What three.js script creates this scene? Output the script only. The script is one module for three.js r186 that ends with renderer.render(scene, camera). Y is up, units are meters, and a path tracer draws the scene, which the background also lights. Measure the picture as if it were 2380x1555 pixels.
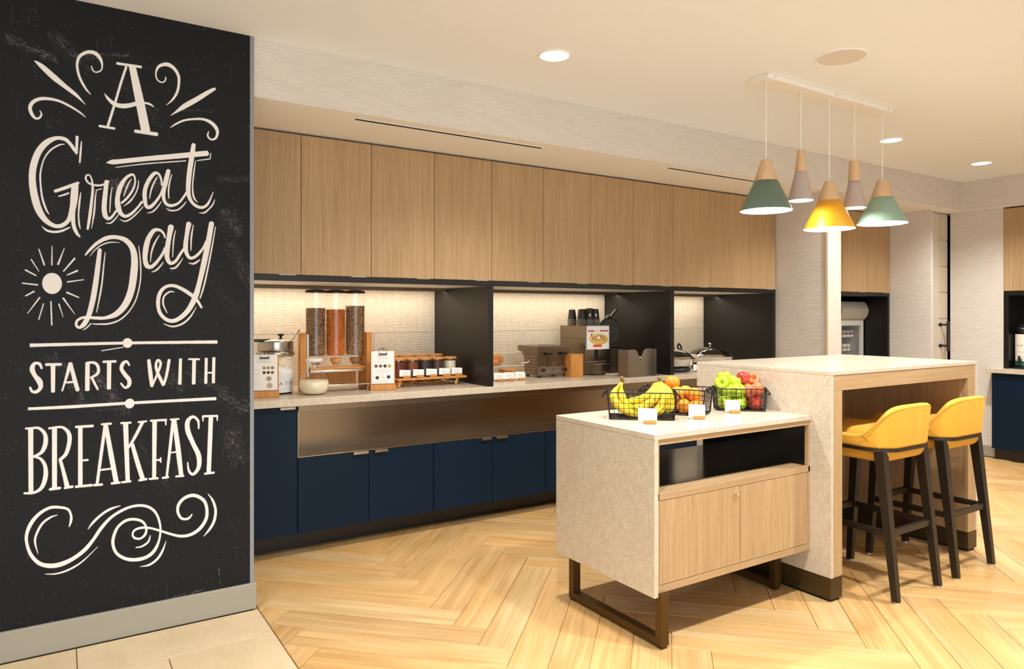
import * as THREE from 'three';
import { RoundedBoxGeometry } from 'three/addons/geometries/RoundedBoxGeometry.js';
import { mergeGeometries } from 'three/addons/utils/BufferGeometryUtils.js';
import { RectAreaLightUniformsLib } from 'three/addons/lights/RectAreaLightUniformsLib.js';

// ---------------------------------------------------------------- camera, sky, large lights, exposure
// Metres, y up. x runs along the kitchen wall, -z into the kitchen; the camera stands at x = z = 0, 1.33 m up.
const scene = new THREE.Scene();
const renderer = new THREE.WebGLRenderer({ antialias: true });
renderer.toneMapping = THREE.LinearToneMapping;
renderer.toneMappingExposure = 0.37;
renderer.shadowMap.enabled = true;
RectAreaLightUniformsLib.init();
scene.background = new THREE.Color(0.02, 0.022, 0.026);
const camera = new THREE.PerspectiveCamera(2 * Math.atan(777.5 / 1637) * 180 / Math.PI, 2380 / 1555, 0.05, 60);
camera.position.set(0, 1.33, 0);
camera.rotation.y = -Math.atan(1050 / 1637);
camera.setViewOffset(2380, 1555, 0, 45.5, 2380, 1555);   // a shift lens: verticals stay upright
scene.add(camera);

const WARM = new THREE.Color(1.0, 0.98, 0.95);
const LED = new THREE.Color(1.0, 0.86, 0.66);
const DAY = new THREE.Color(0.74, 0.88, 1.0);
const POWER = { down: 44, downOut: 46, downFar: 34, pendant: 1.8, led: 85, window: 8.5 };
const H = 2.593;                                            // ceiling height

// ---------------------------------------------------------------- helpers
function rng(seed) { let a = seed >>> 0; return () => { a = (a + 0x6d2b79f5) | 0; let t = Math.imul(a ^ (a >>> 15), 1 | a); t = (t + Math.imul(t ^ (t >>> 7), 61 | t)) ^ t; return ((t ^ (t >>> 14)) >>> 0) / 4294967296; }; }
const R0 = rng(7);
const used = {};
function numbered(n) { used[n] = (used[n] ?? -1) + 1; return used[n] ? n + '_' + String(used[n]).padStart(3, '0') : n; }
const originOf = new WeakMap();
function thing(name, label, category, at = [0, 0, 0], group, turn = 0) {
  const o = new THREE.Group(); o.name = numbered(name); o.position.set(...at); o.rotation.y = turn;
  o.userData = { label, category }; if (group) o.userData.group = group;
  originOf.set(o, turn ? [0, 0, 0] : at); scene.add(o); return o;                       // parts of a turned thing are given in its own axes
}
function copyOf(root, at, turn, label) {
  const c = root.clone(); c.name = numbered(root.name.replace(/_\d+$/, '')); c.position.set(...at); c.rotation.y = turn;
  c.userData = { ...root.userData, label }; scene.add(c); return c;
}
function prep(g) {
  g = g.index ? g.toNonIndexed() : g;
  for (const k of Object.keys(g.attributes)) if (!['position', 'normal', 'uv'].includes(k)) g.deleteAttribute(k);
  if (!g.attributes.normal) g.computeVertexNormals();
  if (!g.attributes.uv) g.setAttribute('uv', new THREE.BufferAttribute(new Float32Array(g.attributes.position.count * 2), 2));
  g.clearGroups && g.clearGroups(); g.morphAttributes = {};
  return g;
}
function join(list) { list = [list].flat(9).map(prep); return list.length > 1 ? mergeGeometries(list) : list[0]; }
function part(parent, name, m, geos, label) {
  const g = join(geos), o = originOf.get(parent) ?? [0, 0, 0];
  g.translate(-o[0], -o[1], -o[2]);
  const mesh = new THREE.Mesh(g, m); mesh.name = name; parent.add(mesh); originOf.set(mesh, o);
  if (label) mesh.userData.label = label;
  return mesh;
}
function struct(name, m, geos, label) {
  const mesh = new THREE.Mesh(join(geos), m); mesh.name = name; mesh.userData = { kind: 'structure' }; if (label) mesh.userData.label = label;
  scene.add(mesh); originOf.set(mesh, [0, 0, 0]); return mesh;
}
// uv in metres from the face that each triangle looks along; swap turns the grain by 90 degrees
function boxUV(g, du = 0, dv = 0, swap = false) {
  g = g.index ? g.toNonIndexed() : g;
  const p = g.attributes.position, uv = new Float32Array(p.count * 2), a = new THREE.Vector3(), b = new THREE.Vector3(), c = new THREE.Vector3();
  for (let i = 0; i < p.count; i += 3) {
    a.fromBufferAttribute(p, i); b.fromBufferAttribute(p, i + 1).sub(a); c.fromBufferAttribute(p, i + 2).sub(a); b.cross(c);
    const x = Math.abs(b.x), y = Math.abs(b.y), z = Math.abs(b.z);
    for (let k = i; k < i + 3; k++) {
      let u, v;
      if (x >= y && x >= z) { u = p.getZ(k); v = p.getY(k); } else if (y >= z) { u = p.getX(k); v = p.getZ(k); } else { u = p.getX(k); v = p.getY(k); }
      if (swap) [u, v] = [v, u];
      uv[2 * k] = u + du; uv[2 * k + 1] = v + dv;
    }
  }
  g.setAttribute('uv', new THREE.BufferAttribute(uv, 2)); return g;
}
function bx(x0, x1, y0, y1, z0, z1, r = 0.0015, o = {}) {
  const w = Math.abs(x1 - x0), h = Math.abs(y1 - y0), d = Math.abs(z1 - z0);
  const g = r > 0 && Math.min(w, h, d) > 2.2 * r ? new RoundedBoxGeometry(w, h, d, o.seg ?? 1, r) : new THREE.BoxGeometry(w, h, d);
  if (o.tilt) g.rotateX(o.tilt);
  g.translate((x0 + x1) / 2, (y0 + y1) / 2, (z0 + z1) / 2);
  return boxUV(g, o.du ?? 0, o.dv ?? 0, o.swap);
}
const bc = (x, y, z, w, h, d, r, o) => bx(x - w / 2, x + w / 2, y - h / 2, y + h / 2, z - d / 2, z + d / 2, r, o);
function cyl(x, y0, y1, z, r, r1 = r, n = 32) { const g = new THREE.CylinderGeometry(r1, r, y1 - y0, n); g.translate(x, (y0 + y1) / 2, z); return g; }
function lathe(pts, n = 40, x = 0, y = 0, z = 0) { const g = new THREE.LatheGeometry(pts.map(([r, h]) => new THREE.Vector2(Math.max(r, 1e-5), h)), n); g.translate(x, y, z); return g; }
const V = (x, y, z) => new THREE.Vector3(x, y, z);
function tube(pts, r, seg = 24, n = 8, closed = false) { return new THREE.TubeGeometry(new THREE.CatmullRomCurve3(pts.map((p) => V(...p)), closed, 'catmullrom', 0.5), seg, r, n, closed); }
function bar(a, b, w, h = w) {                                                           // a square bar from a to b
  const A = V(...a), B = V(...b), d = B.clone().sub(A), g = new THREE.BoxGeometry(w, d.length(), h);
  g.applyQuaternion(new THREE.Quaternion().setFromUnitVectors(V(0, 1, 0), d.clone().normalize()));
  g.translate((A.x + B.x) / 2, (A.y + B.y) / 2, (A.z + B.z) / 2); return g;
}
function rod(a, b, r, n = 10) { const A = V(...a), B = V(...b), d = B.clone().sub(A), g = new THREE.CylinderGeometry(r, r, d.length(), n); g.applyQuaternion(new THREE.Quaternion().setFromUnitVectors(V(0, 1, 0), d.clone().normalize())); g.translate((A.x + B.x) / 2, (A.y + B.y) / 2, (A.z + B.z) / 2); return g; }
const at = (g, x, y, z, ry = 0, rx = 0, rz = 0) => { g.applyMatrix4(new THREE.Matrix4().makeRotationFromEuler(new THREE.Euler(rx, ry, rz, 'YXZ'))); g.translate(x, y, z); return g; };

// ---------------------------------------------------------------- textures
function noiseField(seed, nx, ny) {                                                       // tileable value noise on an nx by ny lattice
  const r = rng(seed), a = new Float32Array(nx * ny); for (let i = 0; i < a.length; i++) a[i] = r();
  return (u, v) => {
    let x = u * nx, y = v * ny; const xi = Math.floor(x), yi = Math.floor(y); let fx = x - xi, fy = y - yi; fx = fx * fx * (3 - 2 * fx); fy = fy * fy * (3 - 2 * fy);
    const x0 = ((xi % nx) + nx) % nx, x1 = (x0 + 1) % nx, y0 = ((yi % ny) + ny) % ny, y1 = (y0 + 1) % ny;
    const p = a[y0 * nx + x0], q = a[y0 * nx + x1], s = a[y1 * nx + x0], t = a[y1 * nx + x1];
    return (p + (q - p) * fx) * (1 - fy) + (s + (t - s) * fx) * fy;
  };
}
function canvasOf(w, h) { const c = document.createElement('canvas'); c.width = w; c.height = h; return c; }
function finish(c, sx, sy, srgb = true, repeat = true) {
  const t = new THREE.CanvasTexture(c); if (srgb) t.colorSpace = THREE.SRGBColorSpace;
  if (repeat) { t.wrapS = t.wrapT = THREE.RepeatWrapping; t.repeat.set(1 / sx, 1 / sy); }
  t.magFilter = THREE.LinearFilter; return t;
}
// f(u, v) -> [r, g, b] in 0..255 (sRGB), or a grey number
function pixelTex(w, h, sx, sy, f, srgb = true) {
  const c = canvasOf(w, h), g = c.getContext('2d'), im = g.createImageData(w, h), d = im.data;
  for (let y = 0; y < h; y++) for (let x = 0; x < w; x++) {
    const o = (y * w + x) * 4, q = f((x + 0.5) / w, (y + 0.5) / h);
    if (q.length) { d[o] = q[0]; d[o + 1] = q[1]; d[o + 2] = q[2]; } else d[o] = d[o + 1] = d[o + 2] = q;
    d[o + 3] = 255;
  }
  g.putImageData(im, 0, 0); return finish(c, sx, sy, srgb);
}
const mixc = (a, b, t) => [a[0] + (b[0] - a[0]) * t, a[1] + (b[1] - a[1]) * t, a[2] + (b[2] - a[2]) * t];
const std = (color, roughness = 0.6, o = {}) => new THREE.MeshStandardMaterial({ color, roughness, ...o });
const phys = (color, roughness = 0.6, o = {}) => new THREE.MeshPhysicalMaterial({ color, roughness, ...o });

// rift-cut oak laminate: long fine upright streaks over 1 m
const oakTex = (() => {
  const a = noiseField(11, 300, 5), b = noiseField(12, 90, 3), c = noiseField(13, 24, 2), d = noiseField(14, 420, 26);
  return pixelTex(1024, 1024, 1, 1, (u, v) => {
    const t = 0.42 * a(u, v) + 0.28 * b(u, v) + 0.2 * c(u, v) + 0.1 * d(u, v);
    const q = mixc([168, 137, 98], [190, 160, 120], Math.min(1, Math.max(0, (t - 0.22) / 0.56)));
    return d(u, v) > 0.86 ? q.map((x) => x * 0.93) : q;
  });
})();
// wood-look plank: grain along u
const plankTex = (() => {
  const a = noiseField(21, 5, 150), b = noiseField(22, 8, 40), c = noiseField(23, 9, 9), d = noiseField(24, 40, 300), e = noiseField(25, 4, 7), w = noiseField(26, 7, 5);
  return pixelTex(2048, 1024, 1.83, 0.92, (u, v) => {
    const vv = v + 0.02 * (w(u, v) - 0.5), t = 0.34 * a(u, vv) + 0.3 * b(u, vv) + 0.26 * c(u, vv) + 0.1 * d(u, v);
    let q = mixc([182, 150, 102], [210, 184, 140], Math.min(1, Math.max(0, (t - 0.25) / 0.5)));
    q = mixc(q, [214, 166, 98], 0.34 * Math.max(0, e(u, vv) - 0.45) / 0.55);
    return d(u, vv) > 0.88 ? q.map((x) => x * 0.94) : q;
  });
})();
const plankBump = (() => { const a = noiseField(31, 30, 260), b = noiseField(32, 12, 60); return pixelTex(1024, 512, 1.83, 0.92, (u, v) => 255 * (0.6 * a(u, v) + 0.4 * b(u, v)), false); })();
// quartz: fine beige fleck
const stoneTex = (() => {
  const a = noiseField(41, 110, 110), b = noiseField(42, 260, 260), c = noiseField(43, 34, 34), d = noiseField(44, 180, 180);
  return pixelTex(1024, 1024, 1, 1, (u, v) => {
    const t = 0.42 * a(u, v) + 0.38 * b(u, v) + 0.2 * c(u, v);
    let q = mixc([196, 182, 160], [211, 199, 180], Math.min(1, Math.max(0, (t - 0.3) / 0.4)));
    if (d(u, v) > 0.9) q = mixc(q, [226, 219, 206], 0.7);
    if (b(u, v) < 0.06) q = mixc(q, [172, 150, 124], 0.6);
    return q;
  });
})();
// grasscloth wallpaper: sideways threads
const clothTex = (() => { const a = noiseField(51, 9, 190), b = noiseField(52, 30, 250), c = noiseField(53, 5, 40); return pixelTex(512, 512, 0.6, 0.6, (u, v) => mixc([205, 198, 189], [226, 220, 212], 0.45 * a(u, v) + 0.35 * b(u, v) + 0.2 * c(u, v))); })();
const clothBump = (() => { const a = noiseField(54, 14, 150), b = noiseField(55, 40, 256); return pixelTex(512, 512, 0.6, 0.6, (u, v) => 255 * (0.6 * a(u, v) + 0.4 * b(u, v)), false); })();
// embossed basket-weave wallpaper behind the worktop
const weaveField = (() => {
  const r = noiseField(61, 12, 12), s = noiseField(62, 6, 6);
  return (u, v) => {
    const k = Math.floor(4 * s(u + 0.1, v)) % 3, n = 44, w = 0.01 * r(u, v);
    const p = k === 0 ? (u + v) * n : k === 1 ? (v + w) * n : (u + w) * n;
    const q = k === 0 ? (u - v) * n : k === 1 ? u * 12 : v * 12;
    return 0.65 * (0.5 + 0.5 * Math.sin(p * 2 * Math.PI)) + 0.35 * (0.5 + 0.5 * Math.sin(q * 2 * Math.PI));
  };
})();
const weaveBump = pixelTex(1024, 1024, 0.75, 0.75, (u, v) => 255 * weaveField(u, v), false);
const weaveTex = (() => { const a = noiseField(63, 60, 60); return pixelTex(512, 512, 0.75, 0.75, (u, v) => mixc([206, 194, 176], [228, 217, 200], 0.55 * weaveField(u, v) + 0.45 * a(u, v))); })();
const brushTex = (() => { const a = noiseField(71, 4, 256), b = noiseField(72, 12, 200); return pixelTex(512, 512, 0.5, 0.12, (u, v) => 255 * (0.6 * a(u, v) + 0.4 * b(u, v)), false); })();
const fabricBump = (() => { const a = noiseField(81, 128, 128); return pixelTex(512, 512, 0.12, 0.12, (u, v) => 255 * (0.3 * a(u, v) + 0.35 * (0.5 + 0.5 * Math.sin(u * 400)) + 0.35 * (0.5 + 0.5 * Math.sin(v * 400))), false); })();
const fabricTex = (() => { const a = noiseField(82, 160, 160), b = noiseField(83, 8, 8); return pixelTex(512, 512, 0.25, 0.25, (u, v) => mixc([226, 164, 46], [240, 184, 70], 0.6 * a(u, v) + 0.4 * b(u, v))); })();
const tileTex = (() => { const a = noiseField(91, 20, 20), b = noiseField(92, 90, 30), c = noiseField(93, 6, 5); return pixelTex(512, 512, 1, 1, (u, v) => mixc([196, 172, 136], [216, 194, 160], 0.4 * a(u, v) + 0.25 * b(u, v) + 0.35 * c(u, v))); })();
const blondTex = (() => { const a = noiseField(95, 60, 4), b = noiseField(96, 14, 3), c = noiseField(97, 120, 18); return pixelTex(512, 512, 0.3, 0.3, (u, v) => mixc([196, 160, 120], [226, 194, 156], 0.4 * a(u, v) + 0.35 * b(u, v) + 0.25 * c(u, v))); })();
const bambooTex = (() => { const a = noiseField(98, 50, 4), b = noiseField(99, 10, 2); return pixelTex(512, 512, 0.3, 0.3, (u, v) => mixc([196, 128, 58], [222, 158, 84], 0.55 * a(u, v) + 0.45 * b(u, v))); })();
const peelBump = (() => { const a = noiseField(101, 60, 60); return pixelTex(256, 256, 1, 1, (u, v) => 255 * Math.min(1, a(u, v) * 1.6), false); })();

// ---------------------------------------------------------------- materials
const M = {
  ceiling: std('#eff4fa', 0.95),
  paint: std('#f1f0ee', 0.9),
  cloth: std('#ffffff', 0.9, { map: clothTex, bumpMap: clothBump, bumpScale: 0.0012 }),
  trimGrey: std('#9c9687', 0.55),
  edgeGrey: std('#868b8e', 0.45),
  oak: std('#ffffff', 0.5, { map: oakTex }),
  oakPale: std('#ffffff', 0.5, { map: oakTex }),
  oakDark: std('#c9a27a', 0.5, { map: oakTex }),
  navy: phys('#061c2e', 0.5, { specularIntensity: 0.35 }),
  black: std('#0e0c0b', 0.4),
  blackGloss: std('#0d0b0a', 0.16),
  toe: std('#221a14', 0.4),
  bronze: std('#5a4526', 0.38, { metalness: 0.75 }),
  bronzeToe: std('#4a3a1e', 0.45, { metalness: 0.45 }),
  stone: phys('#ffffff', 0.3, { map: stoneTex, clearcoat: 0.25, clearcoatRoughness: 0.12 }),
  steel: std('#948674', 0.24, { metalness: 1, bumpMap: brushTex, bumpScale: 0.0001 }),
  steelPlain: std('#b5aea4', 0.26, { metalness: 1 }),
  chrome: std('#e4e2de', 0.1, { metalness: 1 }),
  alu: std('#bdb9b2', 0.4, { metalness: 0.9 }),
  channel: std('#6d5d4b', 0.5, { metalness: 0.4 }),
  caddy: std('#9a9288', 0.45, { metalness: 1 }),
  weave: std('#ffffff', 0.8, { map: weaveTex, bumpMap: weaveBump, bumpScale: 0.0016 }),
  grout: std('#a58a63', 0.95),
  tile: std('#ffffff', 0.45, { map: tileTex }),
  blond: std('#ffffff', 0.55, { map: blondTex }),
  bamboo: std('#ffffff', 0.5, { map: bambooTex }),
  white: std('#f2efe9', 0.45),
  card: std('#f6f4f0', 0.6),
  plasticBlack: std('#141414', 0.35),
  wire: std('#17120f', 0.45, { metalness: 0.3 }),
  darkWood: std('#1d150c', 0.45),
  fabric: phys('#ffffff', 0.85, { map: fabricTex, bumpMap: fabricBump, bumpScale: 0.0006, sheen: 0.3, sheenColor: new THREE.Color('#ffd98a'), sheenRoughness: 0.5 }),
  acrylic: phys('#ffffff', 0.03, { transmission: 1, thickness: 0, ior: 1.45 }),
  glass: phys('#ffffff', 0.02, { transmission: 1, thickness: 0, ior: 1.5 }),
  fridge: std('#c8c6c0', 0.35),
  darkGap: std('#050505', 0.9),
};
function glow(color, strength) { return new THREE.MeshStandardMaterial({ color: '#ffffff', emissive: color, emissiveIntensity: strength, roughness: 0.6 }); }

// ---------------------------------------------------------------- floor
const floor = struct('floor', M.grout, bx(-3.1, 8.2, -0.14, -0.008, -4.8, 3.7, 0), 'warm wood-look planks laid in herringbone');
const PW = 0.1524, PL = 6 * PW, S2 = Math.SQRT1_2;
const FX = 0.876, FZ = -3.0;                                     // a corner of the herringbone on the floor
const tints = ['#fff4e4', '#fffaf2', '#f4e6d2', '#ffefd8', '#f3e8da', '#fff0dc'].map((c) => std(c, 0.38, { map: plankTex, bumpMap: plankBump, bumpScale: 0.0004 }));
function clipHalf(poly, ok, cut) {                               // cuts a polygon along one line
  const out = [];
  poly.forEach((p, i) => { const q = poly[(i + 1) % poly.length], a = ok(p), b = ok(q); if (a) out.push(p); if (a !== b) out.push(cut(p, q)); });
  return out;
}
function slab(poly, top, grain, du, dv, e = 0.0016, thick = 0.008) {        // plank: flat top, small chamfer, sides; poly of [x, z] anticlockwise from above or not
  const n = poly.length, cx = poly.reduce((s, p) => s + p[0], 0) / n, cz = poly.reduce((s, p) => s + p[1], 0) / n;
  const inn = poly.map((p, i) => { const a = poly[(i + n - 1) % n], b = poly[(i + 1) % n]; const t1 = [p[0] - a[0], p[1] - a[1]], t2 = [b[0] - p[0], b[1] - p[1]]; const l1 = Math.hypot(...t1) || 1, l2 = Math.hypot(...t2) || 1;
    let nx = -t1[1] / l1 - t2[1] / l2, nz = t1[0] / l1 + t2[0] / l2; const s = ((cx - p[0]) * nx + (cz - p[1]) * nz) < 0 ? -1 : 1; return [p[0] + s * nx * e, p[1] + s * nz * e]; });
  const P = [], tri = (a, b, c, up) => { const u = V(...b).sub(V(...a)), w = V(...c).sub(V(...a)), m = u.cross(w); if (m.dot(up) < 0) [b, c] = [c, b]; P.push(...a, ...b, ...c); };
  for (let i = 1; i < n - 1; i++) tri([inn[0][0], top, inn[0][1]], [inn[i][0], top, inn[i][1]], [inn[i + 1][0], top, inn[i + 1][1]], V(0, 1, 0));
  for (let i = 0; i < n; i++) {
    const j = (i + 1) % n, out = V((poly[i][0] + poly[j][0]) / 2 - cx, 0.0, (poly[i][1] + poly[j][1]) / 2 - cz).normalize(), up = out.clone().add(V(0, 1, 0));
    const a = [inn[i][0], top, inn[i][1]], b = [inn[j][0], top, inn[j][1]], c = [poly[i][0], top - e, poly[i][1]], d = [poly[j][0], top - e, poly[j][1]], c2 = [c[0], top - thick, c[2]], d2 = [d[0], top - thick, d[2]];
    tri(a, b, c, up); tri(b, d, c, up); tri(c, d, c2, out); tri(d, d2, c2, out);
  }
  const g = new THREE.BufferGeometry(); g.setAttribute('position', new THREE.BufferAttribute(new Float32Array(P), 3)); g.computeVertexNormals();
  const uv = new Float32Array(P.length / 3 * 2);
  for (let i = 0; i < P.length / 3; i++) { const x = P[3 * i], z = P[3 * i + 2]; uv[2 * i] = x * grain[0] + z * grain[1] + du; uv[2 * i + 1] = -x * grain[1] + z * grain[0] + dv; }
  g.setAttribute('uv', new THREE.BufferAttribute(uv, 2)); return g;
}
{
  const r = rng(5), shared = {}, toXZ = (u, v) => [FX + (u - v) * PW * S2, FZ + (u + v) * PW * S2], J = 0.008;   // J: half joint in plank widths
  const tryPlank = (u0, u1, v0, v1, dir) => {
    let poly = [toXZ(u0 + J, v0 + J), toXZ(u1 - J, v0 + J), toXZ(u1 - J, v1 - J), toXZ(u0 + J, v1 - J)];
    const xs = poly.map((p) => p[0]), zs = poly.map((p) => p[1]);
    if (Math.max(...xs) < 0.757 || Math.min(...xs) > 7.3 || Math.min(...zs) > -0.35 || Math.max(...zs) < -4.05) return;
    if (Math.max(...zs) - 0.1 > 0.1 || (Math.min(...xs) < 1.4 && Math.max(...zs) > 0.2)) return;
    const tint = tints[Math.floor(r() * tints.length)], variant = Math.floor(r() * 12), du = ((variant * 0.619) % 1) * 1.83, dv = variant * PW * 0.5;
    const cut = Math.min(...xs) < 0.757 || Math.min(...zs) < -4.1 || Math.max(...xs) > 7.34;
    if (cut) {
      const lerpAt = (k, v) => (p, q) => { const t = (v - p[k]) / (q[k] - p[k]); return [p[0] + (q[0] - p[0]) * t, p[1] + (q[1] - p[1]) * t]; };
      poly = clipHalf(poly, (p) => p[0] >= 0.757, lerpAt(0, 0.757)); if (poly.length > 2) poly = clipHalf(poly, (p) => p[1] >= -4.1, lerpAt(1, -4.1)); if (poly.length > 2) poly = clipHalf(poly, (p) => p[0] <= 7.34, lerpAt(0, 7.34));
      if (poly.length < 3) return;
      part(floor, 'plank', tint, slab(poly, 0, dir ? [-S2, S2] : [S2, S2], du, dv)); return;
    }
    const key = dir + '.' + variant; const o = toXZ(u0, v0);
    shared[key] ??= slab(poly.map((p) => [p[0] - o[0], p[1] - o[1]]), 0, dir ? [-S2, S2] : [S2, S2], du, dv);
    const mesh = new THREE.Mesh(shared[key], tint); mesh.name = 'plank'; mesh.position.set(o[0], 0, o[1]); floor.add(mesh);
  };
  for (let m = -2; m <= 4; m++) for (let k = -60; k <= 60; k++) {
    const s = 12 * m;                                              // one period: 2 n planks
    tryPlank(k + s / 2, k + 6 + s / 2, k - s / 2, k + 1 - s / 2, 0);
    tryPlank(k + 6 + s / 2, k + 7 + s / 2, k + 1 - 6 - s / 2, k + 1 - s / 2, 1);
  }
  // large tan tiles under the chalkboard wall, up to the plank edge
  const tx = [[-2.4, -1.2], [-1.196, -0.55], [-0.546, 0.052], [0.056, 0.752]], tz = [[-3.3, -3.02], [-3.016, -2.42], [-2.416, -1.82], [-1.816, -1.22]];
  for (const [j, [z0, z1]] of tz.entries()) for (const [i, [x0, x1]] of tx.entries()) {
    const sh = j % 2 && i < 3 ? 0.3 : 0, xa = i && j % 2 ? x0 + (i < 3 ? sh : 0.3) : x0, xb = i < 3 && j % 2 ? x1 + 0.3 : x1;
    part(floor, 'tile', M.tile, slab([[xa, z0], [xb, z0], [xb, z1], [xa, z1]], 0, [1, 0], i * 0.37, j * 0.61, 0.0012));
  }
  part(floor, 'floor_field', std('#d9d4cb', 0.5), [bx(-3, 7.34, -0.0079, -0.001, 0.9, 3.5, 0)], 'pale tiling behind the camera');
  part(floor, 'floor_field', M.tile, [bx(-3, 0.752, -0.008, -0.001, -1.21, 0.899, 0), bx(-3, -2.41, -0.008, -0.001, -3.3, -1.22, 0)], 'plain tan tiling away from the counter');
  part(floor, 'floor_field', tints[1], [bx(0.757, 7.34, -0.008, -0.004, -0.2, 0.899, 0), bx(0.757, 7.34, -0.008, -0.006, -4.0, -0.2, 0)]);
}

// ---------------------------------------------------------------- walls, ceiling, soffits
const WALLX = 7.36;
struct('ceiling', M.ceiling, bx(-3.1, 7.6, H, H + 0.15, -3.5, 3.6, 0));
struct('wall_back', M.cloth, bx(0.1, 7.6, 0, 2.4, -4.8, -4.64, 0));
struct('soffit_kitchen', M.cloth, bx(0.68, 7.6, 2.3265, H + 0.1, -4.8, -3.335, 0.001), 'dropped soffit running above the oak wall cabinets');
struct('ceiling_kitchen', M.paint, bx(0.68, 7.6, 2.325, 2.3262, -4.7, -3.336, 0), 'painted underside of the soffit');
struct('soffit_right', M.cloth, bx(7.235, 7.6, 2.3265, H + 0.1, -3.335, 3.6, 0.001));
struct('ceiling_right', M.paint, bx(7.236, 7.6, 2.325, 2.3262, -3.336, 3.6, 0), 'painted underside of the side soffit');
struct('wall_right', M.cloth, [bx(WALLX, 7.6, 0, 2.325, -3.5, -3.035, 0), bx(WALLX, 7.6, 0, 2.325, -1.2, 3.6, 0), bx(7.93, 8.1, 0, 2.6, -4.8, 3.6, 0)]);
struct('wall_left', M.paint, bx(-3.2, -3.0, 0, H, -3.5, 3.6, 0));
struct('wall_front', M.paint, [bx(-3.1, 7.6, 0, 0.35, 3.5, 3.7, 0), bx(-3.1, 7.6, 2.35, H, 3.5, 3.7, 0), bx(-3.1, -2.6, 0.35, 2.35, 3.5, 3.7, 0), bx(2.4, 7.6, 0.35, 2.35, 3.5, 3.7, 0)]);
struct('wall_kitchen_end', M.paint, bx(0.1, 0.62, 0, H, -4.7, -3.45, 0));
// the wing wall that ends the run of cabinets, with its white end
struct('wall_wing', M.cloth, bx(5.166, 5.335, 0, 2.325, -4.64, -3.39, 0.001));
struct('trim_1', std('#cfc5b8', 0.5), bx(5.168, 5.338, 0, 2.325, -3.39, -3.372, 0.002), 'bright white end of the wing wall');
struct('trim_2', std('#cbb79c', 0.5), bx(5.158, 5.168, 0, 2.325, -3.395, -3.373, 0.001), 'slim corner bead of the wing wall');
struct('wall_return', M.cloth, bx(6.935, 6.975, 0, 2.325, -4.64, -3.47, 0.001));
struct('baseboard_right', M.trimGrey, bx(WALLX - 0.014, WALLX, 0, 0.1, -3.49, -3.1, 0.002));
// chalkboard wall: its body, the printed face, corner strip and base
struct('wall_chalkboard', std('#1b1c1e', 0.6), bx(-3.0, 0.735, 0, H, -3.45, -3.335, 0));
struct('trim_3', M.edgeGrey, bx(0.7225, 0.74, 0.115, H, -3.34, -3.3225, 0.001), 'slim grey corner strip of the chalkboard wall');
struct('baseboard_chalkboard', M.trimGrey, [bx(-3.0, 0.748, 0, 0.117, -3.45, -3.309, 0.003)]);
// window behind the camera: a wide lit opening with frame and pane
{
  const w = struct('window_1', M.white, [bx(-2.6, 2.4, 0.35, 0.41, 3.48, 3.62, 0.003), bx(-2.6, 2.4, 2.29, 2.35, 3.48, 3.62, 0.003), bx(-2.6, -2.54, 0.41, 2.29, 3.48, 3.62, 0.003), bx(2.34, 2.4, 0.41, 2.29, 3.48, 3.62, 0.003), bx(-0.98, -0.92, 0.41, 2.29, 3.48, 3.62, 0.003), bx(0.72, 0.78, 0.41, 2.29, 3.48, 3.62, 0.003)]);
  for (const [a, b] of [[-2.54, -0.98], [-0.92, 0.72], [0.78, 2.34]]) part(w, 'window_pane', glow(DAY, 1.6), bx(a, b, 0.41, 2.29, 3.545, 3.555, 0));
  const l = new THREE.RectAreaLight(DAY, POWER.window, 4.9, 1.88); l.position.set(-0.1, 1.35, 3.46); l.name = 'window_daylight'; scene.add(l);   // faces -z, into the room
}
// sliding door in the far corner
{
  const d = struct('door_1', std('#d6cdbc', 0.6), [bx(6.985, 7.06, 0.01, 2.318, -3.56, -3.52, 0.002), bx(7.06, 7.355, 0.01, 2.318, -3.56, -3.53, 0.001)]);
  for (let k = 0; k < 9; k++) part(d, 'panel', std('#cfc4b0', 0.6), bx(7.2, 7.355, 0.02 + k * 0.2555, 0.268 + k * 0.2555, -3.531, -3.522, 0.003));
  const h = part(d, 'handle', M.plasticBlack, [bc(7.222, 1.123, -3.455, 0.026, 0.29, 0.018, 0.004), rod([7.215, 1.235, -3.53], [7.215, 1.235, -3.455], 0.009), rod([7.215, 1.03, -3.53], [7.215, 1.03, -3.455], 0.009), rod([7.215, 1.235, -3.53], [7.215, 1.235, -3.515], 0.02), rod([7.215, 1.03, -3.53], [7.215, 1.03, -3.515], 0.02)], 'black pull bar');
  struct('door_gap', M.darkGap, [bx(6.976, 6.986, 0, 2.325, -3.6, -3.53, 0), bx(6.976, 7.6, 0, 2.325, -3.62, -3.6, 0)]);
}

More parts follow.
